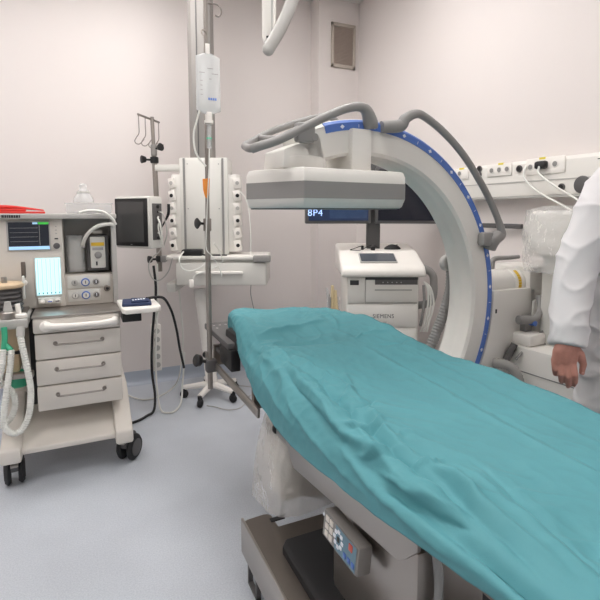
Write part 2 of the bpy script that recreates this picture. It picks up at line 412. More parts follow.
# bay contents: vaporizer and wrapped canister
v = W(MB().box(.03, .135, 2.76, 2.94, 1.045, 1.235, .010), 'vaporizer', 'greyd')
W(MB().box(.045, .118, 2.742, 2.765, 1.06, 1.225, .006), 'vaporizer_front', 'offw', v)
W(MB().box(.05, .113, 2.739, 2.744, 1.178, 1.196), 'yellow_band', 'yellowd', v)
W(MB().cyl((.082, 2.745, 1.13), (.082, 2.722, 1.13), .018, bev=.004), 'dial', 'grey', v)
W(MB().box(.055, .108, 2.739, 2.744, 1.155, 1.17), 'printed_scale', 'inkf', v)
W(MB().box(.07, .078, 2.739, 2.743, 1.075, 1.095), 'level_window', 'ink', v)
W(MB().box(.06, .11, 2.80, 2.90, 1.235, 1.258, .008), 'vaporizer_lock', 'offw', v)
rg = []
for k in range(14):
    z = 1.04+k*.0148
    rg.append([(-.026+(.047+.004*noise.noise((k*.9, a, 1)))*math.copysign(abs(math.cos(a))**.5, math.cos(a)), 2.82+(.05+.004*noise.noise((k, a, 7)))*math.copysign(abs(math.sin(a))**.5, math.sin(a)), z) for a in [2*PI*q/24 for q in range(24)]])
W(MB().loft(rg), 'wrapped_canister', 'film')
W(MB().box(-.058, .006, 2.79, 2.85, 1.05, 1.21, .008), 'canister_core', 'greyl')
W(MB().tube([(.013, 2.78, 1.175), (.012, 2.74, 1.19), (.03, 2.70, 1.235), (.07, 2.69, 1.275), (.12, 2.69, 1.292), (.165, 2.69, 1.29)], .0095, smooth=6), 'white_hose', 'hosew')
W(MB().tube([(.0, 2.70, 1.352), (.05, 2.685, 1.362), (.11, 2.66, 1.355), (.15, 2.65, 1.325), (.17, 2.655, 1.29)], .007, smooth=6), 'top_hose', 'hosew')
# side tray
st = W(MB().prism([(.165, 2.40), (.16, 2.66), (.345, 2.64), (.348, 2.40), (.33, 2.375), (.18, 2.365)], 'z', .872, .897, .006), 'side_tray', 'bright')
W(MB().box(.17, .26, 2.45, 2.58, .818, .872, .004), 'tray_bracket', 'black', st)
# breathing block at left
W(MB().box(-.50, -.235, 2.46, 2.74, .828, .872, .008), 'breathing_block', 'greyl')
W(MB().box(-.50, -.245, 2.52, 2.73, .872, .885, .004), 'block_deck', 'steeld')
bel = W(MB().cyl((-.335, 2.62, 1.0), (-.335, 2.62, 1.022), .085, seg=32, bev=.006), 'bellows_cap', 'tan')
W(MB().tube([(-.335, 2.62, .885), (-.335, 2.62, 1.0)], .072, 28, rib=.07, ribstep=.02), 'bellows', 'greyd')
W(MB().box(-.262, -.252, 2.60, 2.64, .94, 1.05, .003), 'bellows_guard', 'offw')
W(MB().tube([(-.335, 2.62, 1.02), (-.335, 2.62, 1.05)], .012), 'bellows_nipple', 'steel')
cc = W(MB().cyl((-.312, 2.50, .872), (-.312, 2.50, .905), .032, seg=24, bev=.003), 'valve_dome', 'steel')
W(MB().cyl((-.312, 2.50, .905), (-.312, 2.50, .95), .02, .012, seg=20), 'valve_stem', 'greyl')
W(MB().cyl((-.262, 2.5, .872), (-.262, 2.5, .892), .026, bev=.004), 'white_port', 'bright')
W(MB().cyl((-.27, 2.51, .89), (-.276, 2.52, .935), .011), 'white_elbow', 'bright')
W(MB().cyl((-.276, 2.52, .935), (-.277, 2.521, .945), .010), 'elbow_cap', 'black')
W(MB().box(-.43, -.285, 2.56, 2.74, .60, .828, .01), 'absorber_canister', 'tan')
W(MB().box(-.44, -.275, 2.55, 2.75, .69, .705, .003), 'canister_ring', 'black')
W(MB().box(-.44, -.225, 2.50, 2.54, .585, .610, .003), 'hose_bracket', 'steel')
W(MB().cyl((-.30, 2.58, .53), (-.30, 2.58, .60), .05, bev=.01), 'green_drain', 'green')
W(MB().box(-.243, -.222, 2.60, 2.8, .42, .86), 'dark_post', 'rubber')
W(MB().tube([(-.325, 2.45, .845), (-.323, 2.44, .80), (-.328, 2.43, .75)], .012, 12, smooth=4), 'green_connector', 'green')
W(MB().tube([(-.328, 2.44, .775), (-.30, 2.43, .74)], .0125, 12), 'green_connector', 'green')
W(MB().tube([(-.262, 2.45, .84), (-.262, 2.435, .80)], .017, 12), 'hose_cuff', 'greyl')
for pts in ([(-.33, 2.43, .75), (-.335, 2.42, .69), (-.352, 2.42, .62), (-.385, 2.42, .55), (-.40, 2.43, .49)],
            [(-.300, 2.43, .745), (-.306, 2.42, .68), (-.318, 2.41, .60), (-.334, 2.40, .50), (-.34, 2.40, .43), (-.33, 2.40, .39), (-.30, 2.395, .372), (-.268, 2.40, .39), (-.24, 2.40, .46), (-.231, 2.405, .56), (-.242, 2.41, .67), (-.256, 2.42, .76), (-.262, 2.435, .80)],
            [(-.40, 2.46, .66), (-.36, 2.46, .60), (-.315, 2.46, .55), (-.30, 2.46, .50), (-.312, 2.46, .44), (-.345, 2.46, .40), (-.39, 2.46, .39)]):
    W(MB().tube(pts, .0135, 12, rib=.10, ribstep=.011, smooth=8), 'breathing_hose', 'hosew')
# on top of the machine
t = thing('red_folder', 'red plastic folder lying on top of the anaesthesia machine', 'folder', up_((-.32, 2.88, 1.347)))
MB().prism([(-.13, -.10), (.17, -.06), (.16, .06), (-.12, .13)], 'z', 0, .012, .003).build('cover', 'red', t)
MB().prism([(-.13, -.09), (.08, -.06), (.02, .08), (-.12, .12)], 'z', .012, .026, .004).build('folded_flap', 'red', t)
MB().tube([(-.14, -.05, .03), (-.02, -.03, .036), (.08, -.02, .028), (.16, .0, .018)], [.012, .010, .007, .004], 8, smooth=4).build('spine', 'red', t)
t = thing('plastic_tray', 'shallow clear plastic tray on the right of the machine top', 'tray', up_((.05, 2.88, 1.347)))
MB().prism([(-.12, -.09), (.12, -.09), (.12, .09), (-.12, .09)], 'z', 0, .055, .010).build('dish', 'clear', t)
MB().box(-.125, .125, -.095, .095, .053, .059, .003).build('rim', 'clear', t)
t = thing('clear_dome', 'clear plastic bottle shaped dome standing in the tray', 'dome', up_((.025, 2.88, 1.406)))
MB().tube([(0, 0, 0), (0, 0, .012), (0, 0, .03), (0, 0, .05), (0, 0, .07), (0, 0, .082), (0, 0, .1), (0, 0, .108)], [.055, .055, .05, .036, .028, .02, .02, .012], 24).build('body', 'clear', t)
MB().tube([(0, 0, .056), (0, 0, .066)], [.037, .033], 24).build('ring', 'bluepale' if 'bluepale' in M else 'greyl', t)

# cuff on the tray
t = thing('blood_pressure_cuff', 'folded navy blood pressure cuff on the white side tray', 'cuff', up_((.24, 2.50, .897)))
MB().prism([(-.075, -.07), (.07, -.085), (.085, .08), (-.06, .09)], 'z', 0, .016, .006).build('cuff_body', 'navy', t)
MB().prism([(-.03, -.06), (.06, -.07), (.07, .02), (-.02, .05)], 'z', .016, .026, .005).build('folded_end', 'navy', t)
b_ = MB()
for k in range(5): b_.box(-.02+k*.014, -.012+k*.014, -.04+.004*k, -.01+.004*k, .026, .0268)
b_.build('printed_marks', 'mark', t)
tp = up_((.24, 2.50, .897))
MB().tube([Vector(p)-tp for p in [(.31, 2.65, .895), (.35, 2.68, .893), (.39, 2.72, .885), (.42, 2.77, .865), (.45, 2.82, .82), (.48, 2.86, .75), (.508, 2.90, .64), (.53, 2.94, .52), (.552, 2.955, .41), (.556, 2.957, .386)]], .0075, smooth=6).build('air_tube', 'rubber', t)

# ------------------------------------------------------------------ ceiling supply pendant
pd = thing('ceiling_supply_pendant', 'grey white ceiling supply pendant with socket columns and a drawer shelf', 'supply pendant', dloc(-.68, 3.4, 0), -YAW)
MB().box(-.165, .175, 0, .24, 1.055, 1.735, .012).build('head', 'offw', pd)
MB().box(-.12, .13, -.004, .01, 1.065, 1.722, .004).build('front_panel', 'offw', pd)
for x in (-.138, .132):
    MB().box(x, x+.014, -.005, .01, 1.056, 1.73).build('groove', 'grey', pd)
for x0 in (-.106, .112):
    for z in (1.69, 1.38, 1.08):
        MB().cyl((x0, -.003, z), (x0, -.006, z), .004, seg=8).build('screw', 'grey', pd)
for s in (-1, 1):
    cx = .005
    pts = [(cx+s*.168, .02), (cx+s*.225, .03), (cx+s*.245, .06), (cx+s*.245, .2), (cx+s*.168, .2)]
    wg = MB().prism(pts, 'z', 1.075, 1.62, .004).build('socket_column', 'white', pd)
    for k in range(6):
        z = 1.12+k*.088
        xa = cx+s*.226
        mx = Matrix.Translation((xa, .028, z)) @ Matrix.Rotation(s*.45, 4, 'Z') @ Matrix.Rotation(-.18, 4, 'Y')
        p = MB().box(-.027, .027, -.014, .004, -.036, .036, .003, mx=mx).build('socket_module', 'bright', wg)
        MB().cyl(mx @ Vector((0, -.014, 0)), mx @ Vector((0, -.019, 0)), .013, seg=16).build('socket_hole', 'black' if k % 2 == 0 else 'greyl', wg)
# shelf + drawer
MB().box(-.25, .455, -.13, .26, 1.03, 1.055, .006).build('shelf', 'white', pd)
for x0, x1 in ((-.272, -.235), (.36, .478)):
    MB().box(x0, x1, -.145, -.10, 1.015, 1.06, .006).build('shelf_rail', 'grey', pd)
MB().box(-.175, .45, -.10, .25, .85, 1.03, .006).build('drawer_case', 'offw', pd)
dr = MB().box(-.172, .447, -.125, -.10, .855, 1.01, .006).build('drawer', 'offw', pd)
MB().box(-.035, .29, -.148, -.122, .932, .952, .006).build('drawer_handle', 'bright', dr)
MB().box(-.25, -.19, -.09, .2, .80, .86, .004).build('side_bracket', 'offw', pd)
# column to the ceiling
MB().prism([(-.10, .06), (-.07, .03), (.03, .03), (.058, .06), (.058, .2), (-.10, .2)], 'z', 1.73, H, .004).build('column', 'alu', pd)
MB().box(-.035, -.028, .026, .034, 1.75, H).build('column_groove', 'greyd', pd)
# side arm, pole, hooks
MB().box(-.345, -.14, .03, .08, 1.645, 1.69, .006).build('side_arm', 'offw', pd)
pl = MB(); pl.cyl((-.350, .05, 1.72), (-.358, .05, 2.0), .013); pl.cyl((-.350, .05, 1.74), (-.334, .05, .93), .018)
pl.build('side_pole', 'poleg', pd)
MB().cyl((-.350, .05, 1.70), (-.351, .05, 1.745), .029, bev=.006).build('pole_collar', 'black', pd)
MB().cyl((-.351, .05, 1.75), (-.353, .05, 1.83), .021, bev=.004).build('pole_sleeve', 'alu', pd)
for (p0, p1) in (((-.37, .03, 1.722), (-.425, -.01, 1.722)), ((-.33, .03, 1.80), (-.285, .0, 1.808))):
    kb = MB(); kb.cyl(p0, Vector(p0).lerp(Vector(p1), .6), .007); kb.cyl(Vector(p0).lerp(Vector(p1), .5), p1, .02, .028, bev=.004)
    kb.build('clamp_knob', 'black', pd)
hk = MB().cyl((-.40, -.12, 2.005), (-.345, .17, 2.005), .0075).cyl((-.358, .05, 1.97), (-.358, .05, 2.02), .012)
hk.build('hook_bar', 'poleg', pd)
for k, f_ in enumerate((.02, .32, .66, .97)):
    a = Vector((-.40, -.12, 2.005)).lerp(Vector((-.345, .17, 2.005)), f_)
    s = -1 if k < 2 else 1
    MB().tube([a, a+Vector((0, 0, -.05)), a+Vector((0, 0, -.12)), a+Vector((-.018, 0, -.15)), a+Vector((-.030, 0, -.172)), a+Vector((-.022, 0, -.19)), a+Vector((0, 0, -.194)), a+Vector((.022, 0, -.175)), a+Vector((.034, 0, -.158))], .0035, 8, smooth=5).build('iv_hook', 'poleg', pd)
# things on pendant
t = thing('black_box', 'flat rounded black device lying on the pendant shelf', 'device', dloc(-.745, 3.33, 1.055), -YAW)
MB().prism([(-.075, -.03), (-.06, -.045), (.06, -.045), (.075, -.03), (.07, .04), (-.07, .04)], 'z', 0, .045, .012).build('body', 'black', t)
MB().tube([(.06, -.03, .012), (.11, -.045, .006), (.16, -.03, .005), (.24, -.02, .005)], .005, smooth=5).build('cord', 'rubber', t)

# patient monitor
pm = thing('patient_monitor', 'small square patient monitor with dark screen clamped to the pendant side pole', 'monitor', dloc(-1.058, 3.08, 1.29), -YAW-math.radians(24))
# local: front faces -y turned to the left; origin at centre
MB().box(-.145, .145, -.02, .10, -.165, .165, .014).build('casing', 'offw', pm)
MB().box(-.138, .125, -.026, -.018, -.15, .152, .006).build('bezel', 'black', pm)
MB().box(-.112, .100, -.029, -.024, -.125, .130).build('screen', 'glassgr', pm)
MB().box(-.012, .0, -.0285, -.025, -.142, -.138).build('maker_mark', 'inkf', pm)
MB().box(.142, .150, .0, .085, -.11, .12, .003).build('side_panel', 'greyd', pm)
for k in range(7): MB().cyl((.149, .045, .1-k*.033), (.155, .045, .1-k*.033), .007 if k % 3 else .012, seg=10).build('side_port', 'bright' if k in (2, 5) else 'black', pm)
MB().tube([(.152, .04, .03), (.185, .02, .0), (.19, .03, -.08), (.165, .05, -.14)], .0055, smooth=6).build('lead', 'hosew', pm)
MB().tube([(.152, .05, .07), (.205, .03, .05), (.215, .05, -.06), (.17, .07, -.15)], .004, smooth=6).build('lead', 'greyl', pm)
MB().tube([(.152, .05, .0), (.175, .02, -.05), (.18, .06, -.16)], .005, smooth=6).build('lead', 'hosew', pm)
MB().box(-.05, .05, .10, .17, -.04, .04, .008).build('mount_plate', 'greyd', pm)
# clamp under monitor
t = thing('pole_clamp', 'black screw clamp low on the pendant side pole', 'clamp', dloc(-1.01, 3.44, 1.02), -YAW)
MB().cyl((0, .01, -.02), (0, .01, .025), .03, bev=.006).build('ring', 'black', t)
kb = MB().cyl((-.02, 0, 0), (-.05, -.02, 0), .008); kb.cyl((-.048, -.02, 0), (-.075, -.035, 0), .022, .027, bev=.004); kb.build('knob', 'black', t)
# stethoscope-like probe holder / lever
tag(MB().tube([(.490, 3.338, 1.232), (.521, 3.324, 1.292), (.544, 3.313, 1.346), (.548, 3.312, 1.41)], [.004, .006, .010, .010], 10, smooth=4).build('black_probe', 'black'), 'thin black probe sticking up between the monitor and the socket column', 'probe')

# cables of the pendant
def cable(name, pts, r, m, label, cat_='cable', rib=0):
    return tag(MB().tube(pts, r, 8, smooth=7).build(name, m), label, cat_)
cable('black_cable', [(.45, 3.40, .99), (.456, 3.365, .825), (.435, 3.342, .658), (.416, 3.329, .489), (.409, 3.332, .279), (.417, 3.274, .121), (.401, 3.235, .03), (.354, 3.215, .01), (.305, 3.17, .009), (.253, 3.144, .009), (.19, 3.12, .009)], .0085, 'rubber', 'thick black cable falling from the side pole to the floor')
cable('white_cable', [(.478, 3.43, 1.0), (.474, 3.412, .747), (.447, 3.37, .476), (.434, 3.321, .244), (.44, 3.275, .07), (.455, 3.25, .012), (.483, 3.209, .008), (.538, 3.22, .008), (.60, 3.33, .02), (.625, 3.396, .12), (.638, 3.392, .266), (.64, 3.38, .36)], .0065, 'hosew', 'white cable looping down from the side pole onto the floor')
cable('white_cable', [(.625, 3.475, .86), (.651, 3.496, .571), (.663, 3.546, .37), (.64, 3.60, .12), (.596, 3.66, .012), (.487, 3.545, .007), (.377, 3.512, .007), (.297, 3.611, .007), (.24, 3.75, .007)], .0055, 'hosew', 'thin white cable from the pendant underside curving along the wall base')
cable('monitor_cable', [(.50, 3.29, 1.204), (.481, 3.289, 1.104), (.437, 3.30, 1.06), (.406, 3.31, 1.0), (.427, 3.30, .915), (.476, 3.302, .902), (.527, 3.278, .956), (.553, 3.246, 1.05)], .004, 'greyl', 'thin pale lead looping below the patient monitor')
cable('white_lead', [(.63, 3.27, 1.09), (.588, 3.20, 1.045), (.607, 3.19, .983), (.661, 3.167, .969), (.722, 3.139, .996), (.77, 3.15, 1.05)], .0055, 'hosew', 'white lead looped over the front edge of the pendant shelf')
cable('white_lead', [(.785, 3.05, 1.157), (.827, 3.066, 1.095), (.84, 3.07, 1.023), (.752, 3.10, .975), (.68, 3.13, .945), (.655, 3.15, .90)], .005, 'hosew', 'white lead slanting across the pendant drawer front')
tag(MB().box(.635, .665, 3.12, 3.15, .865, .915, .006).build('white_connector', 'bright'), 'small white connector hanging before the pendant drawer', 'connector')
cable('hanging_cord', [(1.035, 3.26, 1.50), (1.066, 3.23, 1.441), (1.082, 3.21, 1.336), (1.087, 3.20, 1.195), (1.085, 3.20, 1.04)], .004, 'hosew', 'thin white cord hanging beside the right socket column')
cable('hanging_cord', [(1.07, 3.16, .85), (1.075, 3.18, .78), (1.105, 3.2, .66), (1.115, 3.2, .6)], .003, 'grey', 'thin grey cord hanging under the right end of the pendant drawer')
# socket strip hanging
t = thing('socket_strip', 'white multi socket strip hanging upright below the patient monitor', 'socket strip', (.452, 3.405, .25))
MB().box(-.032, .032, -.022, .022, 0, .33, .006).build('body', 'bright', t)
for k in range(5):
    MB().cyl((.004, -.021, .045+k*.06), (.004, -.026, .045+k*.06), .019, seg=16).build('outlet', 'greyl', t)
MB().tube([(0, 0, .33), (0, 0, .45), (.01, .01, .60)], .01, 8).build('hanger', 'hosew', t)

# white wheeled stand behind
ws = thing('wheeled_stand', 'white wheeled stand with a ribbed column below the pendant', 'stand', (.835, 3.385, 0))
MB().cyl((0, 0, .075), (0, 0, .125), .04, bev=.006).build('hub', 'bright', ws)
for k in range(5):
    a = math.radians(232+72*k); d = Vector((math.cos(a), math.sin(a), 0))
    lg = MB().tube([d*.02+Vector((0, 0, .10)), d*.205+Vector((0, 0, .078))], [.026, .019], 8).build('leg', 'bright', ws)
    w = MB().cyl(d*.2+Vector((0, 0, .03))+Vector((-d.y, d.x, 0))*.014, d*.2+Vector((0, 0, .03))-Vector((-d.y, d.x, 0))*.014, .03, seg=20, bev=.006)
    w.cyl(d*.2+Vector((0, 0, .04)), d*.2+Vector((0, 0, .085)), .017)
    w.build('caster', 'rubber', ws)
MB().tube([(0, 0, .12), (-.002, .0, .15), (-.02, .03, .40), (-.045, .06, .66), (-.058, .075, .80)], .043, 16, rib=.035, ribstep=.045, smooth=5).build('ribbed_column', 'bright', ws)
MB().cyl((0, 0, .125), (0, 0, .17), .03, seg=16).build('collar', 'grey', ws)
# thin wires on floor by the stand
cable('floor_wire', [(.757, 3.225, .006), (.805, 3.183, .005), (.873, 3.095, .005), (.959, 3.094, .005), (1.043, 3.172, .005), (1.12, 3.09, .005), (1.25, 3.02, .005)], .003, 'greyl', 'thin pale wire snaking on the floor in front of the wheeled stand')
cable('floor_wire', [(.905, 3.52, .005), (.93, 3.60, .005), (1.10, 3.50, .005), (1.19, 3.38, .005), (1.10, 3.28, .005), (1.02, 3.25, .005)], .003, 'greyl', 'thin pale wire curled on the floor right of the wheeled stand')

# ------------------------------------------------------------------ operating table (world coordinates)
ot = thing('operating_table', 'steel operating table on a pedestal with side rails and a control pad', 'operating table', (.85, 1.05, 0))
def T(mb, name, m, label=None, p=ot): return mb.build(name, m, p, world=True, label=label)
T(MB().box(.60, 1.13, .16, 2.16, .745, .815, .015), 'tabletop', 'black')
T(MB().box(.61, 1.12, .18, 1.02, .69, .745, .006), 'underframe', 'steeld')
T(MB().box(.61, 1.12, 1.04, 1.6, .69, .745, .006), 'underframe', 'steeld')
hp = T(MB().box(.567, 1.12, 2.0, 2.43, .752, .78, .004), 'head_plate', 'greyd')
b_ = MB()
for x, y in ((.60, 2.36), (.63, 2.36), (.60, 2.30), (.66, 2.36)): b_.cyl((x, y, .779), (x, y, .7815), .006, seg=10)
T(b_, 'hole_mark', 'greyl', p=hp)
T(MB().box(.575, .62, 1.98, 2.16, .655, .752, .006), 'head_joint', 'black')
T(MB().box(.585, 1.1, 2.12, 2.28, .672, .69, .004), 'lower_bar', 'greyd')
for a, b in ((1.62, 2.44), (1.30, 1.475), ):
    r = T(MB().box(.568 if a > 1.5 else .5835, .580 if a > 1.5 else .595, a, b, .592, .628, .003), 'side_rail', 'steel')
    T(MB().cyl((.574 if a > 1.5 else .589, b-.004, .61), (.574 if a > 1.5 else .589, b+.012, .61), .017, bev=.004), 'rail_cap', 'black', p=r)
    for y in ((a+.08, b-.15) if a > 1.5 else (1.33,)): T(MB().box(.578, .625, y-.012, y+.012, .60, .70), 'rail_spacer', 'steeld', p=r)
for a, b in ((.25, 1.475), (1.62, 2.2)):
    r = T(MB().box(1.15, 1.162, a, b, .592, .628, .003), 'side_rail', 'steel')
    for y in (a+.08, b-.08): T(MB().box(1.105, 1.152, y-.012, y+.012, .60, .70), 'rail_spacer', 'steeld', p=r)
T(MB().prism([(1.385, .70), (1.37, .63), (1.345, .60), (1.30, .562), (.765, .630), (.74, .648), (.70, .69), (.70, .72)], 'x', .572, .582, .002), 'side_panel', 'steel')
T(MB().prism([(1.385, .70), (1.345, .60), (1.30, .56), (.75, .60), (.70, .69), (.70, .72)], 'x', 1.14, 1.148, .002), 'side_panel', 'steel')
# pedestal
T(MB().box(.655, 1.0, .80, 1.21, .20, .59, .03), 'pedestal', 'steel')
T(MB().box(.66, .995, .82, 1.19, .585, .70, .02), 'bellows', 'rubber')
T(MB().prism([(1.205, .60), (1.205, .615), (.80, .615), (.80, .60)], 'x', .632, 1.01, .004), 'pedestal_rim', 'steeld')
# control pad: tilted plate on the pedestal's left face
mx = Matrix.Translation((.603, 1.04, .487)) @ Matrix.Rotation(.10, 4, 'Y')
cp = T(MB().box(-.012, .030, -.093, .093, -.040, .036, .006, mx=mx), 'control_pad', 'alu')
T(MB().box(-.0135, -.011, -.087, .087, -.036, .032, .0, mx=mx), 'pad_face', 'grey', p=cp)
T(MB().box(-.0142, -.013, -.085, .02, -.034, .030, 0, mx=mx), 'blue_field', mat('pad_blue', (104, 134, 150), .5), p=cp)
for k in range(2):
    for j in range(3): T(MB().box(-.0165, -.013, .034+k*.022, .052+k*.022, -.030+j*.021, -.014+j*.021, .002, mx=mx), 'key', 'cream', p=cp)
for k in range(8):
    a = k*PI/4; y, z = .002+.02*math.cos(a), .02*math.sin(a)
    T(MB().box(-.0165, -.013, y-.006, y+.006, z-.005, z+.005, .002, mx=mx), 'arrow_key', 'mark', p=cp)
T(MB().box(-.0165, -.013, -.004, .008, -.007, .007, .002, mx=mx), 'arrow_key', 'black', p=cp)
T(MB().box(-.0165, -.013, -.068, -.05, .008, .026, .002, mx=mx), 'stop_key', mat('red_key', (196, 92, 78), .5), p=cp)
for y in (-.035, -.055, -.075): T(MB().box(-.0165, -.013, y-.007, y+.007, -.026, -.012, .002, mx=mx), 'key', 'blueb', p=cp)
T(MB().cyl(mx @ Vector((-.013, .088, .02)), mx @ Vector((-.016, .088, .02)), .004, seg=8), 'lamp', 'mark', p=cp)
# base: long stainless shoe with a rim and inner step
bs = MB().prism([(.50, 1.60), (.515, 1.625), (.60, 1.63), (.62, 1.615), (.62, 1.54), (1.08, 1.54), (1.08, .30), (.50, .30)], 'z', .10, .21, .012)
T(bs, 'base', 'steeld')
T(MB().prism([(.495, 1.605), (.495, .30), (.505, .30), (.505, 1.605)], 'z', .10, .232, .003), 'base_flank', 'steel')
T(MB().prism([(.575, 1.40), (.60, 1.43), (1.0, 1.43), (1.0, .60), (.575, .60)], 'z', .20, .235, .008), 'base_shade_step', 'rubber')  # near-black colour stands in for the shade inside the base recess
T(MB().box(.60, .655, 1.565, 1.585, .209, .213), 'base_slot', 'black')
for x in (.515, .99):
    for y in (1.56, .45):
        f = MB().box(x-.008, x+.008, y-.006, y+.006, .0, .11).box(x-.008, x+.008, y-.09, y+.006, .0, .012).box(x-.008, x+.008, y-.09, y-.078, .0, .11)
        T(f, 'foot_frame', 'greyd')
T(MB().box(.62, .95, .45, 1.45, .02, .10, .01), 'undercarriage', 'black')
# hanging plastic strip
T(MB().tube([(.62, .70, .68), (.625, .695, .60), (.62, .70, .5), (.622, .698, .42), (.618, .70, .34)], .012, 8, flat=.35, smooth=4), 'hanging_strip', 'clear')
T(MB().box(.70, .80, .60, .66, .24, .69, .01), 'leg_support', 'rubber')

# ------------------------------------------------------------------ surgical drape
def sm(a, b, x):
    t = max(0, min(1, (x-a)/(b-a))); return t*t*(3-2*t)
def lerp_tab(tab, x):
    if x <= tab[0][0]: return tab[0][1]
    for (a, va), (b, vb) in zip(tab, tab[1:]):
        if x <= b: return va+(vb-va)*sm(a, b, x) if False else va+(vb-va)*(x-a)/(b-a)
    return tab[-1][1]
ZHEM = [(0.1, 0.812), (0.475, 0.797), (0.576, 0.777), (0.713, 0.752), (0.926, 0.717), (1.18, 0.682), (1.38, 0.67), (1.54, 0.684), (1.7, 0.707), (1.84, 0.734), (2.05, 0.777), (2.2, 0.802), (2.3, 0.812)]
XHEM = [(.1, .525), (.9, .522), (1.3, .535), (1.6, .552), (1.84, .582), (2.05, .617), (2.2, .645), (2.3, .66)]
XFOLD = [(.1, .545), (.9, .548), (1.2, .556), (1.6, .585), (2.0, .614), (2.2, .645), (2.3, .66)]
TOP = [(.1, .848), (.8, .85), (1.4, .852), (1.60, .85), (1.70, .838), (1.78, .842), (1.835, .868), (1.92, .882), (2.1, .887), (2.2, .888), (2.3, .885)]
FAR = [(.1, .845), (.75, .845), (1.05, .86), (1.25, .853), (1.4, .853), (1.6, .868), (1.78, .884), (1.95, .872), (2.18, .858), (2.3, .85)]
# (polyline in X,Y ; amplitude ; width)
FOLDS = [([(.958, 1.50), (.93, 1.1), (.905, .75), (.885, .50), (.875, .15)], .010, .016),
         ([(.985, 1.50), (.96, 1.1), (.935, .75), (.915, .50), (.905, .15)], -.006, .02),
         ([(.70, .70), (.68, .585), (.652, .46), (.62, .2)], -.008, .006),
         ([(.66, .72), (.655, .585), (.63, .46), (.60, .2)], .006, .018),
         ([(.63, 1.80), (.72, 1.825), (.82, 1.85), (.91, 1.87), (1.0, 1.90)], .016, .014),
         ([(.66, 1.68), (.76, 1.70), (.86, 1.68), (.93, 1.62)], -.012, .03),
         ([(.66, 1.50), (.665, 1.36), (.68, 1.2), (.66, 1.05)], .012, .014),
         ([(.69, 1.50), (.695, 1.36), (.705, 1.2), (.69, 1.05)], -.009, .02),
         ([(.60, 1.55), (.625, 1.4), (.632, 1.25), (.61, 1.1), (.60, .95)], -.012, .014),
         ([(.66, 1.02), (.62, .92), (.60, .80), (.615, .66), (.59, .5)], .012, .012),
         ([(.63, 1.0), (.59, .9), (.575, .78), (.585, .66), (.56, .5)], -.012, .012),
         ([(.58, .98), (.565, .86), (.55, .74), (.56, .62)], .010, .010),
         ([(.74, 1.28), (.70, 1.16), (.64, 1.10), (.58, 1.08)], .009, .010),
         ([(.72, 1.08), (.66, 1.03), (.60, 1.02)], -.008, .009),
         ([(.99, 1.62), (1.04, 1.66), (1.09, 1.64), (1.14, 1.60)], .012, .012),
         ([(1.02, 1.50), (1.09, 1.46), (1.15, 1.50)], -.008, .012),
         ([(1.02, 2.12), (1.05, 1.98), (1.03, 1.86), (.99, 1.78)], .010, .010),
         ([(.63, 2.16), (.64, 2.02), (.635, 1.88), (.62, 1.75)], .007, .012),
         ([(.66, 2.15), (.68, 2.0), (.66, 1.86)], -.005, .018),
         ([(1.08, 1.4), (1.05, 1.1), (1.04, .85), (1.02, .5)], .005, .012)]
# the same along the edge, as (distance over the corner of the mattress, Y)
EDGEF = [([(.035, 1.50), (.012, 1.28), (.004, 1.10), (-.015, 1.0), (-.012, .90), (.0, .82), (.055, .775)], .013, .012),
         ([(.01, 1.46), (-.012, 1.27), (-.02, 1.12), (-.035, 1.0), (-.03, .90)], -.011, .010),
         ([(.03, 1.20), (.012, 1.08), (.0, 1.0)], .009, .007), ([(.06, 1.16), (.05, 1.05), (.03, .96)], -.008, .008),
         ([(-.01, .985), (.02, .93), (.055, .91), (.09, .915)], .009, .007), ([(.0, .955), (.03, .90), (.07, .885)], -.008, .007),
         ([(-.04, .88), (.0, .80), (.02, .735), (.06, .72), (.10, .73)], .011, .008), ([(-.03, .845), (.012, .775), (.03, .715)], -.010, .008),
         ([(-.03, .79), (-.02, .70), (.0, .62), (.02, .57)], .010, .009), ([(-.05, .77), (-.04, .68), (-.02, .60), (.0, .54)], -.010, .009),
         ([(.075, .74), (.065, .665), (.055, .60), (.045, .51), (.035, .40)], .010, .012), ([(.05, .72), (.04, .65), (.03, .59), (.02, .50), (.0, .40)], -.011, .012),
         ([(.01, 1.72), (.03, 1.62), (.05, 1.52), (.03, 1.40)], .008, .008), ([(-.02, 1.70), (.0, 1.58), (.01, 1.48)], -.007, .010),
         ([(-.03, 1.62), (-.07, 1.50), (-.09, 1.36), (-.10, 1.2)], .006, .012), ([(-.05, 1.30), (-.08, 1.12), (-.09, .95), (-.085, .8)], .007, .012), ([(-.04, .98), (-.06, .82), (-.065, .66), (-.06, .50)], .007, .010),
         ([(.10, 1.30), (.07, 1.22), (.03, 1.19)], .006, .006), ([(.11, 1.02), (.07, 1.0), (.03, 1.03)], .006, .006), ([(.12, .84), (.08, .85), (.05, .82)], .005, .006)]
def seg_d(px, py, pl):
    best = 9; tt = 0
    n = len(pl)-1
    for i in range(n):
        ax, ay = pl[i]; bx, by = pl[i+1]; dx, dy = bx-ax, by-ay
        t = max(0, min(1, ((px-ax)*dx+(py-ay)*dy)/(dx*dx+dy*dy)))
        d = math.hypot(px-ax-t*dx, py-ay-t*dy)
        if d < best: best = d; tt = (i+t)/n
    return best, tt
def rdg(v, p): return (1-abs(noise.noise(v)))**p
def crump(v): return noise.voronoi(v)[0][0]          # faceted, sharp folds between cells
def boxes(F): return [(min(p[0] for p in pl)-w*4, max(p[0] for p in pl)+w*4, min(p[1] for p in pl)-w*4, max(p[1] for p in pl)+w*4) for pl, a_, w in F]
BOX, BOXE = boxes(FOLDS), boxes(EDGEF)
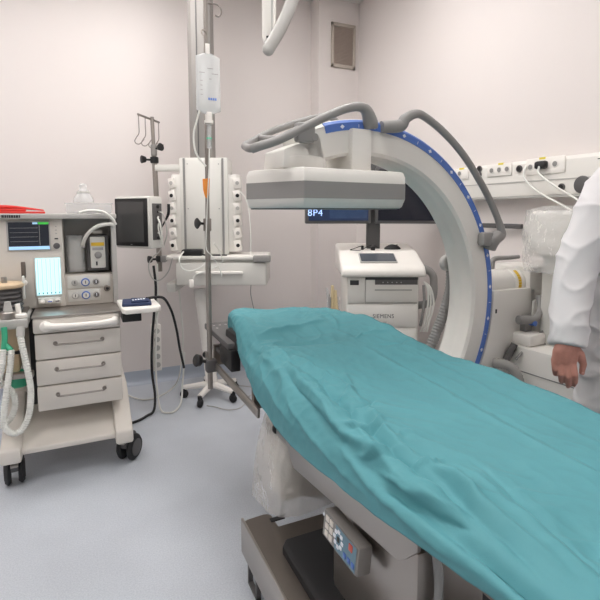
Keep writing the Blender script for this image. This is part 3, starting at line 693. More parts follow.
def make_drape():
    NY, NV = 400, 230
    bm = bmesh.new(); grid = []
    ys = [.12+(2.215-.12)*i/NY for i in range(NY+1)]
    ys += [2.225, 2.232, 2.236, 2.238, 2.239, 2.239, 2.238, 2.237]          # drop over the head end
    for i, Y in enumerate(ys):
        drop = 0
        if i > NY: drop = [.006, .02, .045, .075, .11, .15, .19, .23][i-NY-1]
        zt, zf2, zh, xh, xf = lerp_tab(TOP, Y), lerp_tab(FAR, Y), lerp_tab(ZHEM, Y), lerp_tab(XHEM, Y), lerp_tab(XFOLD, Y)
        key = [(xh, zh), (xh-.002, zh*.5+zt*.5), (xf-.008, zt-.034), (xf+.012, zt-.008), (xf+.06, zt), (.80, zt-.010), (1.0, zt*.6+zf2*.4-.010), (1.10, zt*.2+zf2*.8-.002), (1.155, zf2), (1.185, zf2-.012), (1.20, zf2-.05), (1.212, zf2-.15), (1.215, zf2-.20)]
        P = cat([(k[0], 0, k[1]) for k in key], 10)
        L = [0]
        for a, b in zip(P, P[1:]): L.append(L[-1]+(b-a).length)
        row = []; j = 0
        for k in range(NV+1):
            d = L[-1]*k/NV
            while j < len(P)-2 and L[j+1] < d: j += 1
            q = P[j].lerp(P[j+1], min(1, (d-L[j])/max(1e-9, L[j+1]-L[j])))
            tg = (P[min(len(P)-1, j+2)]-P[max(0, j-1)]).normalized(); nr = Vector((-tg.z, 0, tg.x))
            s = d
            p = Vector((q.x, Y, q.z))
            w = noise.noise((s*3.1, Y*2.3, 3.3)); w2 = noise.noise((s*2.7+9, Y*2.9, 8.1))
            u1, u2 = s+.10*w, Y+.10*w2
            edge = 1-sm(.12, .36, s)                       # crumple near the hanging side
            far = sm(.62, .74, s)
            head = sm(1.45, 1.75, Y)
            crest = math.exp(-((s-.20)/.075)**2)*(1-sm(1.55, 1.8, Y)); am = .22+.95*crest+.30*far+.25*head
            h = .006*noise.noise((u1*5, u2*2.2, .5))
            h += am*.030*(crump((u1*5.5+u2*1.6, u2*2.6-u1*1.2, 2.2))-.45)*.55
            h += am*.017*(crump((u1*13-u2*3, u2*8+u1*2, 6.2))-.45)
            h += (.25+.75*am)*.0068*(crump((u1*27+u2*5, u2*19, 11.2))-.45)
            h += am*.006*(rdg((u1*9+u2*4, u2*6-u1*3, 21.2), 8)-.25)
            for F, B, cx_ in ((FOLDS, BOX, q.x), (EDGEF, BOXE, s-L[30])):
                for (pl, a, wd), bb in zip(F, B):
                    if cx_ < bb[0] or cx_ > bb[1] or Y < bb[2] or Y > bb[3]: continue
                    wq = wd*(.8+.5*w2); dd, tt = seg_d(cx_+.006*noise.noise((q.x*25, Y*25, 7.7)), Y+.006*w, pl)
                    if dd < wd*4: h += 1.25*a*(.85+.6*w)*math.exp(-(dd/wq)**1.15)*min(1, 5*tt+.15)*min(1, 5*(1-tt)+.15)
            hang = 1-sm(.0, .15, s)
            h += hang*.0022*math.sin(Y*17+2*w)*(.6+w2)
            p += nr*h
            p.z -= drop
            if i > NY: p.z = max(p.z, .66); p += Vector((0, .004*noise.noise((s*9, i*.4, 2)), 0))
            if k == 0: p.z += .006*noise.noise((Y*9, 4, 4))
            row.append(bm.verts.new(p))
        grid.append(row)
    for a, b in zip(grid, grid[1:]):
        for k in range(NV): bm.faces.new((a[k], b[k], b[k+1], a[k+1]))
    bmesh.ops.recalc_face_normals(bm, faces=bm.faces)
    me = bpy.data.meshes.new('surgical_drape'); bm.to_mesh(me); bm.free()
    o = bpy.data.objects.new('surgical_drape', me); C.objects.link(o); me.materials.append(M['teal'])
    for p in me.polygons: p.use_smooth = True
    so = o.modifiers.new('thick', 'SOLIDIFY'); so.thickness = .0015; so.offset = 0
    return tag(o, 'crumpled turquoise surgical drape covering the operating table', 'surgical drape')
make_drape()

# ------------------------------------------------------------------ IV pole clamped to the table rail
ivx, ivy = .546, 2.24
ip = thing('iv_pole', 'tall steel infusion pole clamped to the head end rail of the table', 'infusion pole', (ivx, ivy, .50))
MB().cyl((0, 0, 0), (0, 0, .80), .0125).build('lower_tube', 'poleg', ip)
MB().cyl((0, 0, .70), (.012, 0, 1.90), .0095).build('upper_tube', 'poleg', ip)
MB().cyl((.0, 0, .765), (.0, 0, .825), .019, bev=.003).build('middle_collar', 'poleg', ip)
kb = MB().cyl((-.015, 0, .80), (-.04, -.01, .802), .006); kb.cyl((-.036, -.01, .802), (-.055, -.015, .802), .014, .026, bev=.004); kb.build('middle_knob', 'black', ip)
MB().box(-.02, .03, -.022, .022, .085, .145, .005).build('rail_clamp', 'greyd', ip)
kb = MB().cyl((-.015, 0, .135), (-.05, -.01, .15), .008); kb.cyl((-.045, -.01, .148), (-.075, -.018, .155), .026, .03, bev=.006); kb.build('clamp_knob', 'black', ip)
MB().cyl((.0118, 0, 1.86), (.0122, 0, 1.91), .014, bev=.003).build('top_cap', 'black', ip)
MB().tube([(.011, 0, 1.79), (.04, -.004, 1.792), (.062, -.008, 1.79), (.078, -.01, 1.775), (.08, -.01, 1.755), (.068, -.01, 1.738), (.052, -.008, 1.742)], .0035, 8, smooth=5).build('hook', 'poleg', ip)
MB().tube([(.011, -.005, 1.655), (-.01, -.03, 1.665), (-.02, -.04, 1.65), (-.012, -.045, 1.632)], .0035, 8, smooth=5).build('hook', 'poleg', ip)
MB().box(-.03, .03, -.03, -.012, 1.322, 1.36, .005).build('bag_holder', 'offw', ip)

bg = thing('iv_bag', 'clear infusion bag hanging from the steel infusion pole', 'infusion bag', (.551, 2.195, 1.782))
rings = []
for k in range(17):
    f_ = k/16; z = f_*.268+.01
    w = .055*min(1, (1-abs(2*f_-1)**7)**.5+.25); dpt = .022*(1-.65*f_)*min(1, 4*(1-f_)+.3)*min(1, 5*f_+.35)
    rings.append([(w*math.copysign(abs(math.cos(a))**.55, math.cos(a)), dpt*math.copysign(abs(math.sin(a))**.8, math.sin(a)), z) for a in [2*PI*q/28 for q in range(28)]])
MB().loft(rings).build('bag_body', 'ivm', bg)
MB().box(-.010, .010, -.003, .003, .272, .32, .003).build('hanging_tab', 'bright', bg)
for z, x0, x1 in ((.205, -.008, .018), (.185, -.045, -.02), (.183, .012, .04), (.16, 0, .01), (.15, -.04, -.03), (.13, -.04, -.03), (.11, -.04, -.03), (.09, -.04, -.03)): MB().box(x0, x1, -.0225, -.021, z, z+.003).build('printed_line', 'grey', bg)
b_ = MB()
for k in range(4): b_.box(-.006+k*.010, .001+k*.010, -.0235, -.0215, .070, .080)
b_.build('blue_lettering', 'blue', bg)
pt = MB().cyl((0, 0, -.015), (0, 0, .02), .016).cyl((.0, 0, -.03), (0, 0, -.015), .02); pt.build('outlet_port', 'bright', bg)
dc = MB().cyl((0, 0, -.14), (0, 0, -.035), .011).build('drip_chamber', 'clear', bg)
MB().cyl((0, 0, -.098), (0, 0, -.092), .013).build('green_ring', 'green', bg)
b_w = Vector((.553, 2.195, 1.82))
MB().tube([Vector(p)-b_w for p in [(.553, 2.195, 1.68), (.55, 2.195, 1.60), (.545, 2.20, 1.50), (.535, 2.21, 1.3), (.535, 2.212, 1.22), (.556, 2.2, 1.19), (.585, 2.19, 1.14), (.60, 2.19, 1.09)]], .0028, 6, smooth=5).build('infusion_line', 'hosew', bg)
MB().tube([Vector(p)-b_w for p in [(.51, 2.19, 1.845), (.498, 2.192, 1.80), (.484, 2.198, 1.742), (.487, 2.197, 1.676), (.507, 2.205, 1.635), (.538, 2.20, 1.60)]], .0045, 6, smooth=5).build('side_line', 'hosew', bg)
t = thing('orange_tag', 'orange paper tag tied to the infusion pole', 'tag', (ivx-.0, ivy-.014, 1.455))
MB().prism([(-.022, .052), (.012, .055), (.008, -.01), (.0, -.042), (-.012, -.03), (-.02, .0)], 'y', -.003, .0, .0008).build('paper', 'orange', t)

# ------------------------------------------------------------------ C-arm
CA = math.radians(5)
ca = thing('c_arm', 'large white mobile C-arm X-ray machine with blue scale around its arc', 'C-arm', (1.049, 1.64, 0), CA)
CZ = .945; RO, RI = .770, .632
def arc_pt(r, deg, y): a = math.radians(deg); return (r*math.cos(a), y, CZ+r*math.sin(a))
def arc_loft(prof, a0, a1, n):
    return MB().loft([[arc_pt(r, a0+(a1-a0)*i/n, y) for r, y in prof] for i in range(n+1)])
prof = [(RI, .012), (RI+.012, 0), (RO-.016, 0), (RO, .016), (RO, .144), (RO-.016, .16), (RI+.012, .16), (RI, .148), (RI, .10), (RI+.004, .09), (RI+.004, .07), (RI, .06)]
arc_loft(prof, 114, -118, 110).build('arc', 'white', ca, ang=25)
pr2 = [(RO-.042, -.003), (RO-.014, -.003), (RO-.003, .009), (RO-.006, .012), (RO-.042, .003)]
ss = arc_loft(pr2, 106, -100, 110).build('scale_strip', 'blue', ca, ang=25)
b_ = MB(); b2 = MB()
for k, dg in enumerate(range(100, -96, -6)):
    a = math.radians(dg); mx = Matrix.Translation(arc_pt(RO-.028, dg, -.0035)) @ Matrix.Rotation(-a, 4, 'Y')
    if k % 2 == 0:
        b2.prism([(-.008, 0), (0, -.010), (.008, 0), (0, .010)], 'y', -.0006, .0006, mx=mx)
    else: b_.box(-.006, .006, -.0006, .0006, -.0009, .0009, mx=mx)
b_.build('scale_tick', 'mark', ss); b2.build('scale_mark', 'mark', ss)
# handles
hf = MB()
hf.tube([(-.512, -.02, 1.566), (-.49, -.035, 1.575), (-.42, -.035, 1.60), (-.33, -.035, 1.645), (-.24, -.035, 1.69), (-.15, -.035, 1.73), (-.09, -.032, 1.748), (-.055, -.03, 1.748), (-.03, -.025, 1.735), (-.005, -.015, 1.70), (0, -.01, 1.68)], [.016, .016, .016, .016, .016, .016, .017, .019, .024, .030, .028], 14, smooth=6)
hf.build('front_handle', 'grey', ca)
hf = MB()
hf.tube([(-.505, -.03, 1.568), (-.51, .0, 1.57), (-.50, .05, 1.58), (-.48, .11, 1.595), (-.43, .17, 1.618), (-.36, .19, 1.655), (-.28, .19, 1.69), (-.15, .19, 1.735), (-.06, .185, 1.75), (0, .175, 1.70)], .0135, 14, smooth=6)
hf.tube([(-.40, -.035, 1.61), (-.40, .06, 1.62), (-.39, .18, 1.64)], .010, 10)
hf.build('rear_handle', 'grey', ca)
hb = MB().box(-.345, -.27, -.045, -.005, 1.60, 1.67, .012); hb.cyl((-.275, -.046, 1.62), (-.275, -.03, 1.62), .014)
hb.build('handle_bracket', 'grey', ca)
h2 = MB().tube([arc_pt(.745, 86, -.012), arc_pt(.765, 80, -.03), (.15, -.038, 1.724), (.20, -.04, 1.748), (.25, -.04, 1.744), (.363, -.04, 1.690), (.487, -.04, 1.602), (.60, -.04, 1.49), (.675, -.04, 1.40), (.73, -.04, 1.32), (.755, -.04, 1.272), (.757, -.036, 1.248), arc_pt(.77, 21.5, -.03), arc_pt(.748, 18.5, -.014)],
               [.024, .026, .022, .018, .016, .0155, .0155, .0155, .0155, .0155, .019, .026, .034, .030], 14, smooth=6)
h2.build('side_handle', 'grey', ca)
MB().box(.635, .72, -.045, .0, 1.195, 1.262, .016, mx=None).build('handle_foot', 'grey', ca)
# detector mount and detector
MB().prism([(-.375, .012), (-.36, .0), (-.24, -.01), (-.21, .0), (-.21, .16), (-.24, .18), (-.36, .18), (-.372, .16)], 'z', 1.49, 1.56, .008).build('detector_mount', 'white', ca)
MB().prism([(-.376, 1.578), (-.225, 1.640), (-.20, 1.55), (-.185, 1.50), (-.382, 1.512)], 'y', .0, .165, .006).build('mount_shoulder', 'white', ca)
MB().box(-.096, -.004, -.024, .184, 1.49, 1.672, .006).build('detector_post', 'white', ca)
def octo(z, ins=0.0, xr=.122):
    x0, x1, xc, y0, y1, yc = -.452+ins, xr-ins*.3, -.346, -.09+ins, .27-ins, .09
    return [(xc+ins*.3, y0, z), (x1-.012, y0, z), (x1, y0+.012, z), (x1, y1-.012, z), (x1-.012, y1, z), (xc, y1, z), (-.405, y1-.005, z), (x0, .165, z)]
dt = MB().loft([octo(1.462), octo(1.488), octo(1.507, .01), octo(1.512, .03)]).build('detector', 'white', ca)
MB().loft([octo(1.402, -.001), octo(1.462, -.001)]).build('detector_band', 'grey', dt)
MB().loft([octo(1.368, .022), octo(1.374, .012), octo(1.402, .0)]).build('detector_base', 'offw', dt)
MB().loft([octo(1.364, .035), octo(1.369, .03)]).build('detector_window', 'greyd', dt)
# knob + corrugated hose on back of the arc
MB().cyl((.64, .165, 1.10), (.64, .20, 1.10), .040, bev=.008).build('arc_knob', 'greyl', ca)
MB().tube([(.668, .19, 1.06), (.678, .195, 1.0), (.676, .20, .93), (.65, .205, .83), (.61, .21, .74), (.56, .21, .65), (.49, .20, .54)], [.016, .02, .024, .026, .026, .026, .026], 14, rib=.06, ribstep=.016, smooth=8).build('cable_hose', 'grey', ca)
# tube under the table
tb = MB().box(-.38, -.17, -.02, .19, .30, .54, .04, seg=4).build('xray_tube', 'offw', ca)
MB().cyl((-.28, .08, .54), (-.28, .08, .58), .075, bev=.008).build('collimator', 'greyl', tb)
MB().box(-.38, -.20, .01, .15, .23, .32, .02).build('tube_arm', 'white', ca)
rings = []
for k in range(21):
    f_ = k/20; z = .238+f_*.36; cx = -.30+.02*f_; hw = .165-.05*f_**2; hd = .145-.03*f_
    rings.append([(cx+(hw+.012*noise.noise((2.5*math.cos(a), 2.5*math.sin(a), k*.12)))*math.copysign(abs(math.cos(a))**.6, math.cos(a)), .055+(hd+.010*noise.noise((4*math.cos(a), 4*math.sin(a), k*.12+5)))*math.copysign(abs(math.sin(a))**.6, math.sin(a)), z) for a in [2*PI*q/72 for q in range(72)]])
pc = MB().loft(rings, caps=False)
pc.build('plastic_cover', 'bagm', tb, ang=70)
# holder, arm, cart
hd = []
ho = [arc_pt(RO+.004, d, 0) for d in range(2, -34, -4)]
pts = [(p[0], p[2]) for p in ho]+[(.82, .50), (.90, .52), (.94, .61), (1.085, .68), (1.10, .80), (1.10, .965)]
MB().prism(pts, 'y', .0, .17, .006).build('arc_holder', 'white', ca)
MB().box(.79, .80, -.002, .001, .86, .88).build('holder_mark', 'ink', ca)
ar = MB().cyl((.775, .10, .985), (1.10, .10, .985), .075, .078, seg=36, bev=.008); ar.build('swivel_arm', 'white', ca)
MB().cyl((.965, .10, .985), (1.035, .10, .985), .0795, .0795, seg=36).build('angle_collar', 'bright', ca)
b_ = MB()
for k in range(12):
    a0 = math.radians(-150+k*10); a1 = a0+math.radians(9)
    b_.prism([(.10+r*math.sin(a), .985-r*math.cos(a)) if False else (.10+r*math.sin(a), .985+r*math.cos(a)) for r, a in ((.0795, a0-PI*0), (.081, a0), (.081, a1), (.0795, a1))], 'x', .99, 1.012)
b_.build('angle_scale', 'yellowd', ca)
MB().box(1.05, 1.24, .0, .22, .86, 1.075, .012).build('arm_carriage', 'white', ca)
lv = MB().tube([(1.09, -.03, .925), (1.07, -.05, .875), (1.04, -.06, .835), (1.00, -.055, .815), (.925, -.03, .818)], [.017, .018, .018, .02, .022], 12, smooth=6); lv.build('brake_lever', 'grey', ca)
MB().cyl((1.0, -.075, .80), (1.0, -.045, .80), .014).build('lever_tip', 'blue', ca)
MB().box(.985, 1.045, -.03, .02, .70, .83, .008).build('lever_bracket', 'grey', ca)
l2 = MB().tube([(.90, .12, 1.055), (.905, .12, 1.10), (.93, .115, 1.115), (1.0, .09, 1.118), (1.05, .07, 1.122)], [.014, .014, .013, .011, .010], 10, smooth=5); l2.build('upper_lever', 'grey', ca)
MB().box(1.075, 1.20, -.01, .18, .60, .90, .01).build('lift_column', 'white', ca)
MB().cyl((1.11, -.012, .86), (1.11, -.018, .86), .006, seg=10).build('column_screw', 'ink', ca)
MB().cyl((1.17, -.02, .915), (1.17, -.008, .915), .012, seg=12).build('green_lamp', 'green', ca)
MB().box(.915, 1.20, -.48, .28, .12, .69, .018).build('cart_body', 'white', ca)
MB().box(.913, .916, -.47, .27, .565, .570).build('cart_seam', 'grey', ca)
MB().box(.925, 1.195, -.483, -.478, .565, .570).build('cart_seam', 'grey', ca)
MB().box(.93, 1.06, -.10, .16, .69, .75, .015).build('cart_cover', 'bright', ca)
for x in (.97, 1.14):
    for y in (-.42, .20):
        MB().cyl((x-.02, y, .06), (x+.02, y, .06), .06, seg=24, bev=.008).cyl((x, y, .06), (x, y, .13), .02).build('caster', 'rubber', ca)
MB().tube([(.79, .0, .61), (.815, -.045, .612), (.835, -.08, .595), (.85, -.10, .55), (.858, -.11, .48), (.86, -.11, .40)], .024, 14, rib=.05, ribstep=.016, smooth=8).build('lower_hose', 'hoseg', ca)
MB().tube([(.86, -.02, .62), (.885, -.03, .67), (.90, -.035, .70)], .017, 10).build('hose_clip', 'greyd', ca)
MB().tube([(.88, -.06, .63), (.95, -.07, .69), (1.03, -.08, .745), (1.06, -.08, .76)], .006, 8).build('guide_rod', 'grey', ca)
MB().tube([(1.06, -.09, .775), (1.055, -.1, .70), (1.03, -.11, .64), (1.0, -.12, .58)], .005, 8, smooth=4).build('thin_cable', 'grey', ca)
# console under plastic on the cart
co = MB().box(1.00, 1.17, -.26, .0, 1.14, 1.36, .02).build('console', 'white', ca)
MB().box(1.05, 1.13, -.16, -.06, .68, 1.15, .01).build('console_post', 'offw', ca)
rings = []
for k in range(15):
    f_ = k/14; z = 1.06+f_*.325; sw = 1.0+.05*math.sin(f_*PI)-.5*sm(.95, 1, f_)
    rings.append([(1.085+sw*(.11+.012*noise.noise((3*math.cos(a), 3*math.sin(a), k*.45)))*math.copysign(abs(math.cos(a))**.45, math.cos(a)), -.13+sw*(.15+.014*noise.noise((3*math.cos(a), 3*math.sin(a), k*.5+5)))*math.copysign(abs(math.sin(a))**.45, math.sin(a)), z) for a in [2*PI*q/40 for q in range(40)]])
MB().loft(rings).build('plastic_cover', 'film', co, ang=60)
MB().box(.998, 1.002, -.20, -.06, 1.15, 1.28).build('console_label', 'bright', co)

# ------------------------------------------------------------------ viewing trolley
vt = thing('monitor_trolley', 'white imaging trolley carrying two dark monitors on a mast', 'monitor trolley', dloc(.515, 3.15, 0), -YAW)
MB().box(-.225, .228, -.19, .26, .11, .97, .012).build('cabinet', 'white', vt)
MB().prism([(-.225, .955), (-.225, .995), (-.195, 1.025), (.0, 1.092), (.03, 1.10), (.30, 1.138), (.30, .955)], 'x', -.262, .262, .018, seg=3).build('top_cover', 'bright', vt)
mx = Matrix.Translation((-.015, -.098, 1.061)) @ Matrix.Rotation(math.atan2(.067, .195), 4, 'X')
tp_ = MB().box(-.122, .112, -.068, .068, -.004, .008, .003, mx=mx).build('touch_panel', 'greyl', vt)
MB().box(-.115, .105, -.061, .061, .006, .0095, mx=mx).build('panel_screen', mat('slate_screen', (78, 84, 92), .25), tp_)
MB().box(-.218, -.112, -.202, -.188, .792, .952, .003).build('front_plate', 'offw', vt)
MB().box(-.205, -.150, -.2035, -.20, .905, .935).build('plate_display', 'ink', vt)
pr = MB().box(-.11, .215, -.20, -.185, .798, .952, .003).build('printer', 'offw', vt)
MB().box(-.05, .214, -.2035, -.198, .908, .938).build('printer_panel', 'greyd', pr)
MB().box(-.11, .216, -.203, -.198, .938, .955).build('printer_gap', 'ink', pr)
b_ = MB()
for k in range(5): b_.cyl((.0+k*.028, -.203, .922), (.0+k*.028, -.206, .922), .004, seg=8)
b_.build('printer_key', 'inkf', pr)
MB().box(-.05, .18, -.2025, -.199, .872, .876).build('paper_slot', 'greyd', pr)
for x0, x1, z0, z1 in ((-.108, -.106, .798, .95), (-.11, .215, .790, .794)): MB().box(x0, x1, -.2015, -.199, z0, z1).build('printer_gap', 'grey', pr)
fp = MB().box(-.215, .215, -.202, -.188, .64, .782, .008).build('front_panel', 'white', vt)
text_mesh('lettering', 'SIEMENS', .036, Matrix.Translation((.005, -.2025, .708)) @ RX90, 'ink', fp, sx=.92)
text_mesh('model_lettering', 'C·LW', .02, Matrix.Translation((.0, -.2025, .668)) @ RX90, 'inkf', fp)
MB().box(-.215, .215, -.202, -.188, .13, .628, .008).build('lower_panel', 'white', vt)
MB().box(-.022, .036, -.2045, -.20, .598, .624).build('lower_slot', 'black', vt)
for x in (-.18, .18):
    for y in (-.13, .2):
        MB().cyl((x-.018, y, .05), (x+.018, y, .05), .05, seg=20, bev=.006).cyl((x, y, .05), (x, y, .115), .018).build('caster', 'rubber', vt)
MB().tube([(.225, -.12, .99), (.27, -.12, 1.0), (.325, -.12, .965), (.338, -.12, .90), (.335, -.12, .82), (.31, -.12, .775), (.228, -.12, .76)], .019, 12, smooth=6, flat=1.3).build('side_handle', 'grey', vt)
for k in range(3):
    MB().tube([(.262, -.16, .92), (.285+.01*k, -.17, .88), (.29+.018*k, -.17, .78), (.27+.015*k, -.17, .66), (.25+.02*k, -.16, .60)], .006, 8, smooth=6).build('hanging_cable', 'hosew', vt)
MB().tube([(.26, -.17, .90), (.265, -.175, .80), (.255, -.175, .70), (.245, -.17, .64)], .009, 8, smooth=6).build('hanging_cable', 'grey', vt)
# mast + monitors
MB().box(-.062, .028, .10, .16, 1.10, 1.70, .008).build('mast', 'greyd', vt)
MB().cyl((-.017, .12, 1.70), (-.017, .12, 1.755), .06, .052, bev=.01).build('mast_head', 'greyd', vt)
MB().box(-.25, .22, .05, .11, 1.40, 1.46, .008).build('cross_bar', 'greyd', vt)
for cx, rz, m in ((-.265, .10, 'scrb'), (.20, -.10, 'scr')):
    mx = Matrix.Translation((cx, .04, 1.465)) @ Matrix.Rotation(rz, 4, 'Z')
    mo = MB().box(-.218, .218, -.03, .03, -.185, .185, .008, mx=mx).build('monitor', 'greyd', vt)
    MB().box(-.198, .198, -.033, -.028, -.165, .168, mx=mx).build('screen', m, mo)
    if m == 'scrb':
        text_mesh('screen_digits', '8P4', .062, mx @ Matrix.Translation((-.155, -.0335, -.115)) @ RX90, 'glyph', mo, ext=.0003)
        MB().box(-.06, .19, -.0338, -.033, -.15, .15, mx=mx).build('screen_image', mat('xray_image', (40, 54, 76), .2, var=.5, vscale=9, emit=((36, 58, 92), .6)), mo)
# holder with film rolls at the left side
hl = MB().box(-.335, -.26, -.16, -.02, .59, .60, .003); hl.prism([(-.345, .86), (-.335, .86), (-.318, .55), (-.325, .55)], 'y', -.16, -.02); hl.box(-.268, -.262, -.16, -.02, .55, .80)
hl.build('side_bin', 'clear', vt)
hl = MB().box(-.33, -.32, -.165, -.015, .55, .82, .003).build('bin_back', 'grey', vt)
for k, (x, y, m) in enumerate(((-.312, -.12, 'film roll standing nearest in the trolley side bin'), (-.284, -.12, 'film roll leaning against the trolley in its side bin'))):
    p = dloc(.515+x, 3.15+y, .60)
    o = thing('paper_roll', 'thin cream paper '+m, 'paper roll', p, -YAW, group='paper rolls in the trolley bin')
    MB().tube([(0, 0, 0), (.002, 0, .12), (.004-.01*k, 0, .29-.03*k)], [.013, .0135, .010], 10).build('roll', 'stick', o)
    MB().cyl((.004-.01*k, 0, .285-.03*k), (.004-.01*k, 0, .29-.03*k), .005).build('core', 'tan', o)
# mouse and small things on the trolley
t = thing('computer_mouse', 'black computer mouse on top of the imaging trolley', 'mouse', dloc(.625, 3.24, 1.106), -YAW)
rings = []
for k in range(9):
    f_ = k/8; x = -.055+.11*f_; w = .03*math.sin(PI*min(1, max(.06, f_*.94+.03)))**.5; hh = .034*math.sin(PI*min(1, max(.05, f_*.9+.05)))**.7
    rings.append([(x, w*math.cos(a), hh*max(0, math.sin(a))) for a in [2*PI*q/20 for q in range(20)]])
MB().loft(rings).build('shell', 'black', t)
MB().box(.02, .035, -.004, .004, .026, .032, .002).build('scroll_wheel', 'greyd', t)
t = thing('key_switch', 'small black key switch between mouse and cable on the trolley top', 'switch', dloc(.487, 3.20, 1.102), -YAW)
MB().box(-.014, .014, -.012, .012, 0, .026, .004).build('base', 'black', t); MB().cyl((0, 0, .026), (0, 0, .036), .008).build('knob', 'greyd', t)
t = thing('usb_plug', 'small black plug with a thin looped wire on the trolley top', 'plug', dloc(.418, 3.21, 1.103), -YAW)
MB().box(-.008, .008, -.01, .01, 0, .03, .003).build('body', 'black', t)
MB().tube([(0, 0, .028), (-.02, -.01, .024), (-.06, -.03, .012), (-.085, -.03, .004), (-.07, -.06, .004), (-.02, -.06, .004), (.06, .02, .03), (.12, .04, .012)], .0025, 6, smooth=6).build('wire', 'black', t)

# ------------------------------------------------------------------ operating lamp arm from the ceiling
la = thing('lamp_arm', 'pale grey operating lamp arm reaching down from the ceiling', 'lamp arm', dloc(-.10, 2.4, 2.6), -YAW)
MB().tube([(.17, .0, .50), (.12, 0, .02), (.07, 0, -.22), (.012, 0, -.36), (-.050, 0, -.462)], .030, 20, smooth=6).ball((-.052, 0, -.466), .030).build('tube_arm', 'greyl', la)
MB().prism([(-.085, .5), (-.015, .5), (-.018, -.38), (-.03, -.43), (-.06, -.44), (-.085, -.40)], 'y', .03, .07, .01).build('flat_arm', 'white', la)
MB().box(-.04, -.03, .025, .03, -.42, .45).build('arm_seam', 'greyl', la)
MB().tube([(-.062, .025, -.40), (-.045, .02, -.40), (-.05, .02, -.425), (-.058, .02, -.445)], .006, 8).build('latch', 'black', la)
MB().cyl((.06, .03, .50), (.06, .03, .55), .16, bev=.01).build('ceiling_mount', 'offw', la)

# ------------------------------------------------------------------ person in a white coat
pe = thing('person', 'person in a white coat standing behind the table with one arm hanging', 'person', dloc(1.22, 1.62, 0), -YAW)
def blob(chains, vox, name, m, parent, smooth=8, spheres=(), disp=None):
    mb = MB()
    for pts, rr in chains:
        P = [Vector(p) for p in pts]
        for i in range(len(P)-1):
            mb.tube([P[i], P[i+1]], [rr[i], rr[i+1]], 16)
        for p, r in zip(P, rr): mb.ball(p, r, seg=16)
    for c, r, sc in spheres: mb.ball(c, r, sc, seg=28)
    o = mb.build(name, m, parent)
    md = o.modifiers.new('r', 'REMESH'); md.mode = 'VOXEL'; md.voxel_size = vox
    ms = o.modifiers.new('s', 'SMOOTH'); ms.iterations = smooth; ms.factor = .5
    bpy.context.view_layer.update()
    me = bpy.data.meshes.new_from_object(o.evaluated_get(bpy.context.evaluated_depsgraph_get()))
    o.modifiers.clear(); o.data = me
    if disp:
        nrm = [v.normal.copy() for v in me.vertices]
        for v, nv in zip(me.vertices, nrm): v.co += nv*disp(v.co)
    for p in me.polygons: p.use_smooth = True
    return o
WR = Vector((-.352, -.085, .935))
body_ch = [
    ([(0, .0, .95), (0, .0, 1.10), (0, .01, 1.28), (0, .01, 1.42)], [.13, .12, .135, .11]),
    ([(-.09, .0, .95), (-.10, .0, 1.28), (-.14, .01, 1.42)], [.10, .10, .075]), ([(.09, .0, .95), (.10, .0, 1.28), (.14, .01, 1.42)], [.10, .10, .075]),
    ([(0, .015, 1.44), (0, .0, 1.56)], [.062, .058]),
    ([(-.175, .01, 1.435), (-.285, -.01, 1.18), WR], [.055, .045, .029]),
    ([(.175, .01, 1.435), (.27, .0, 1.18), (.29, -.05, .93), (.285, -.07, .85), (.28, -.085, .78)], [.055, .045, .029, .032, .02]),
    ([(-.09, 0, .93), (-.10, 0, .50), (-.10, .02, .10), (-.10, -.13, .05)], [.09, .062, .045, .035]),
    ([(.09, 0, .93), (.10, 0, .50), (.10, .02, .10), (.10, -.13, .05)], [.09, .062, .045, .035]),
    ([(0, -.105, 1.66), (0, -.125, 1.635)], [.014, .018]),
    # far hand's fingers
    ([(.285, -.08, .84), (.27, -.11, .79), (.265, -.10, .74)], [.014, .011, .008]), ([(.285, -.07, .83), (.283, -.085, .76), (.278, -.075, .715)], [.014, .010, .008]), ([(.285, -.06, .83), (.295, -.07, .76), (.288, -.06, .715)], [.014, .010, .008]), ([(.285, -.05, .83), (.302, -.05, .77), (.296, -.042, .735)], [.012, .009, .007]), ([(.28, -.085, .87), (.255, -.115, .84), (.25, -.12, .80)], [.014, .012, .009]),
]
# the hand that shows: palm and five separate fingers
def hp_(dx, dy, dz): return WR+Vector((dx, dy, dz))
body_ch += [
    ([WR, hp_(-.002, -.002, -.03), hp_(-.004, -.006, -.062)], [.028, .028, .021]),
    ([WR, hp_(-.022, -.004, -.035), hp_(-.030, -.004, -.068)], [.025, .019, .0145]),
    ([WR, hp_(.018, -.008, -.035), hp_(.017, -.012, -.070)], [.025, .021, .0150]),
    ([hp_(.017, -.014, -.070), hp_(.020, -.030, -.106), hp_(.027, -.020, -.132), hp_(.032, -.004, -.147)], [.0128, .0102, .0088, .0072]),
    ([hp_(-.001, -.010, -.070), hp_(.001, -.025, -.112), hp_(.010, -.012, -.142), hp_(.020, .006, -.157)], [.0128, .0100, .0086, .0070]),
    ([hp_(-.018, -.006, -.068), hp_(-.019, -.017, -.107), hp_(-.009, -.003, -.134), hp_(.003, .014, -.145)], [.0122, .0094, .0082, .0067]),
    ([hp_(-.034, -.002, -.063), hp_(-.036, -.008, -.093), hp_(-.027, .004, -.113), hp_(-.014, .018, -.121)], [.0112, .0082, .0072, .0060]),
    ([hp_(.018, -.004, -.016), hp_(.044, -.010, -.044), hp_(.054, -.014, -.074), hp_(.053, -.010, -.104)], [.0190, .0145, .0112, .0082]),
]
head_sp = [((0, -.005, 1.66), .1, (.77, .95, 1.15)), ((0, -.035, 1.60), .062, (.85, .9, .8)), ((-.078, .0, 1.645), .03, (.3, .6, 1)), ((.078, .0, 1.645), .03, (.3, .6, 1)), ((0, -.098, 1.597), .02, (1.2, .5, .35))]
pb = blob(body_ch, .0030, 'body', 'skin', pe, 4, head_sp)
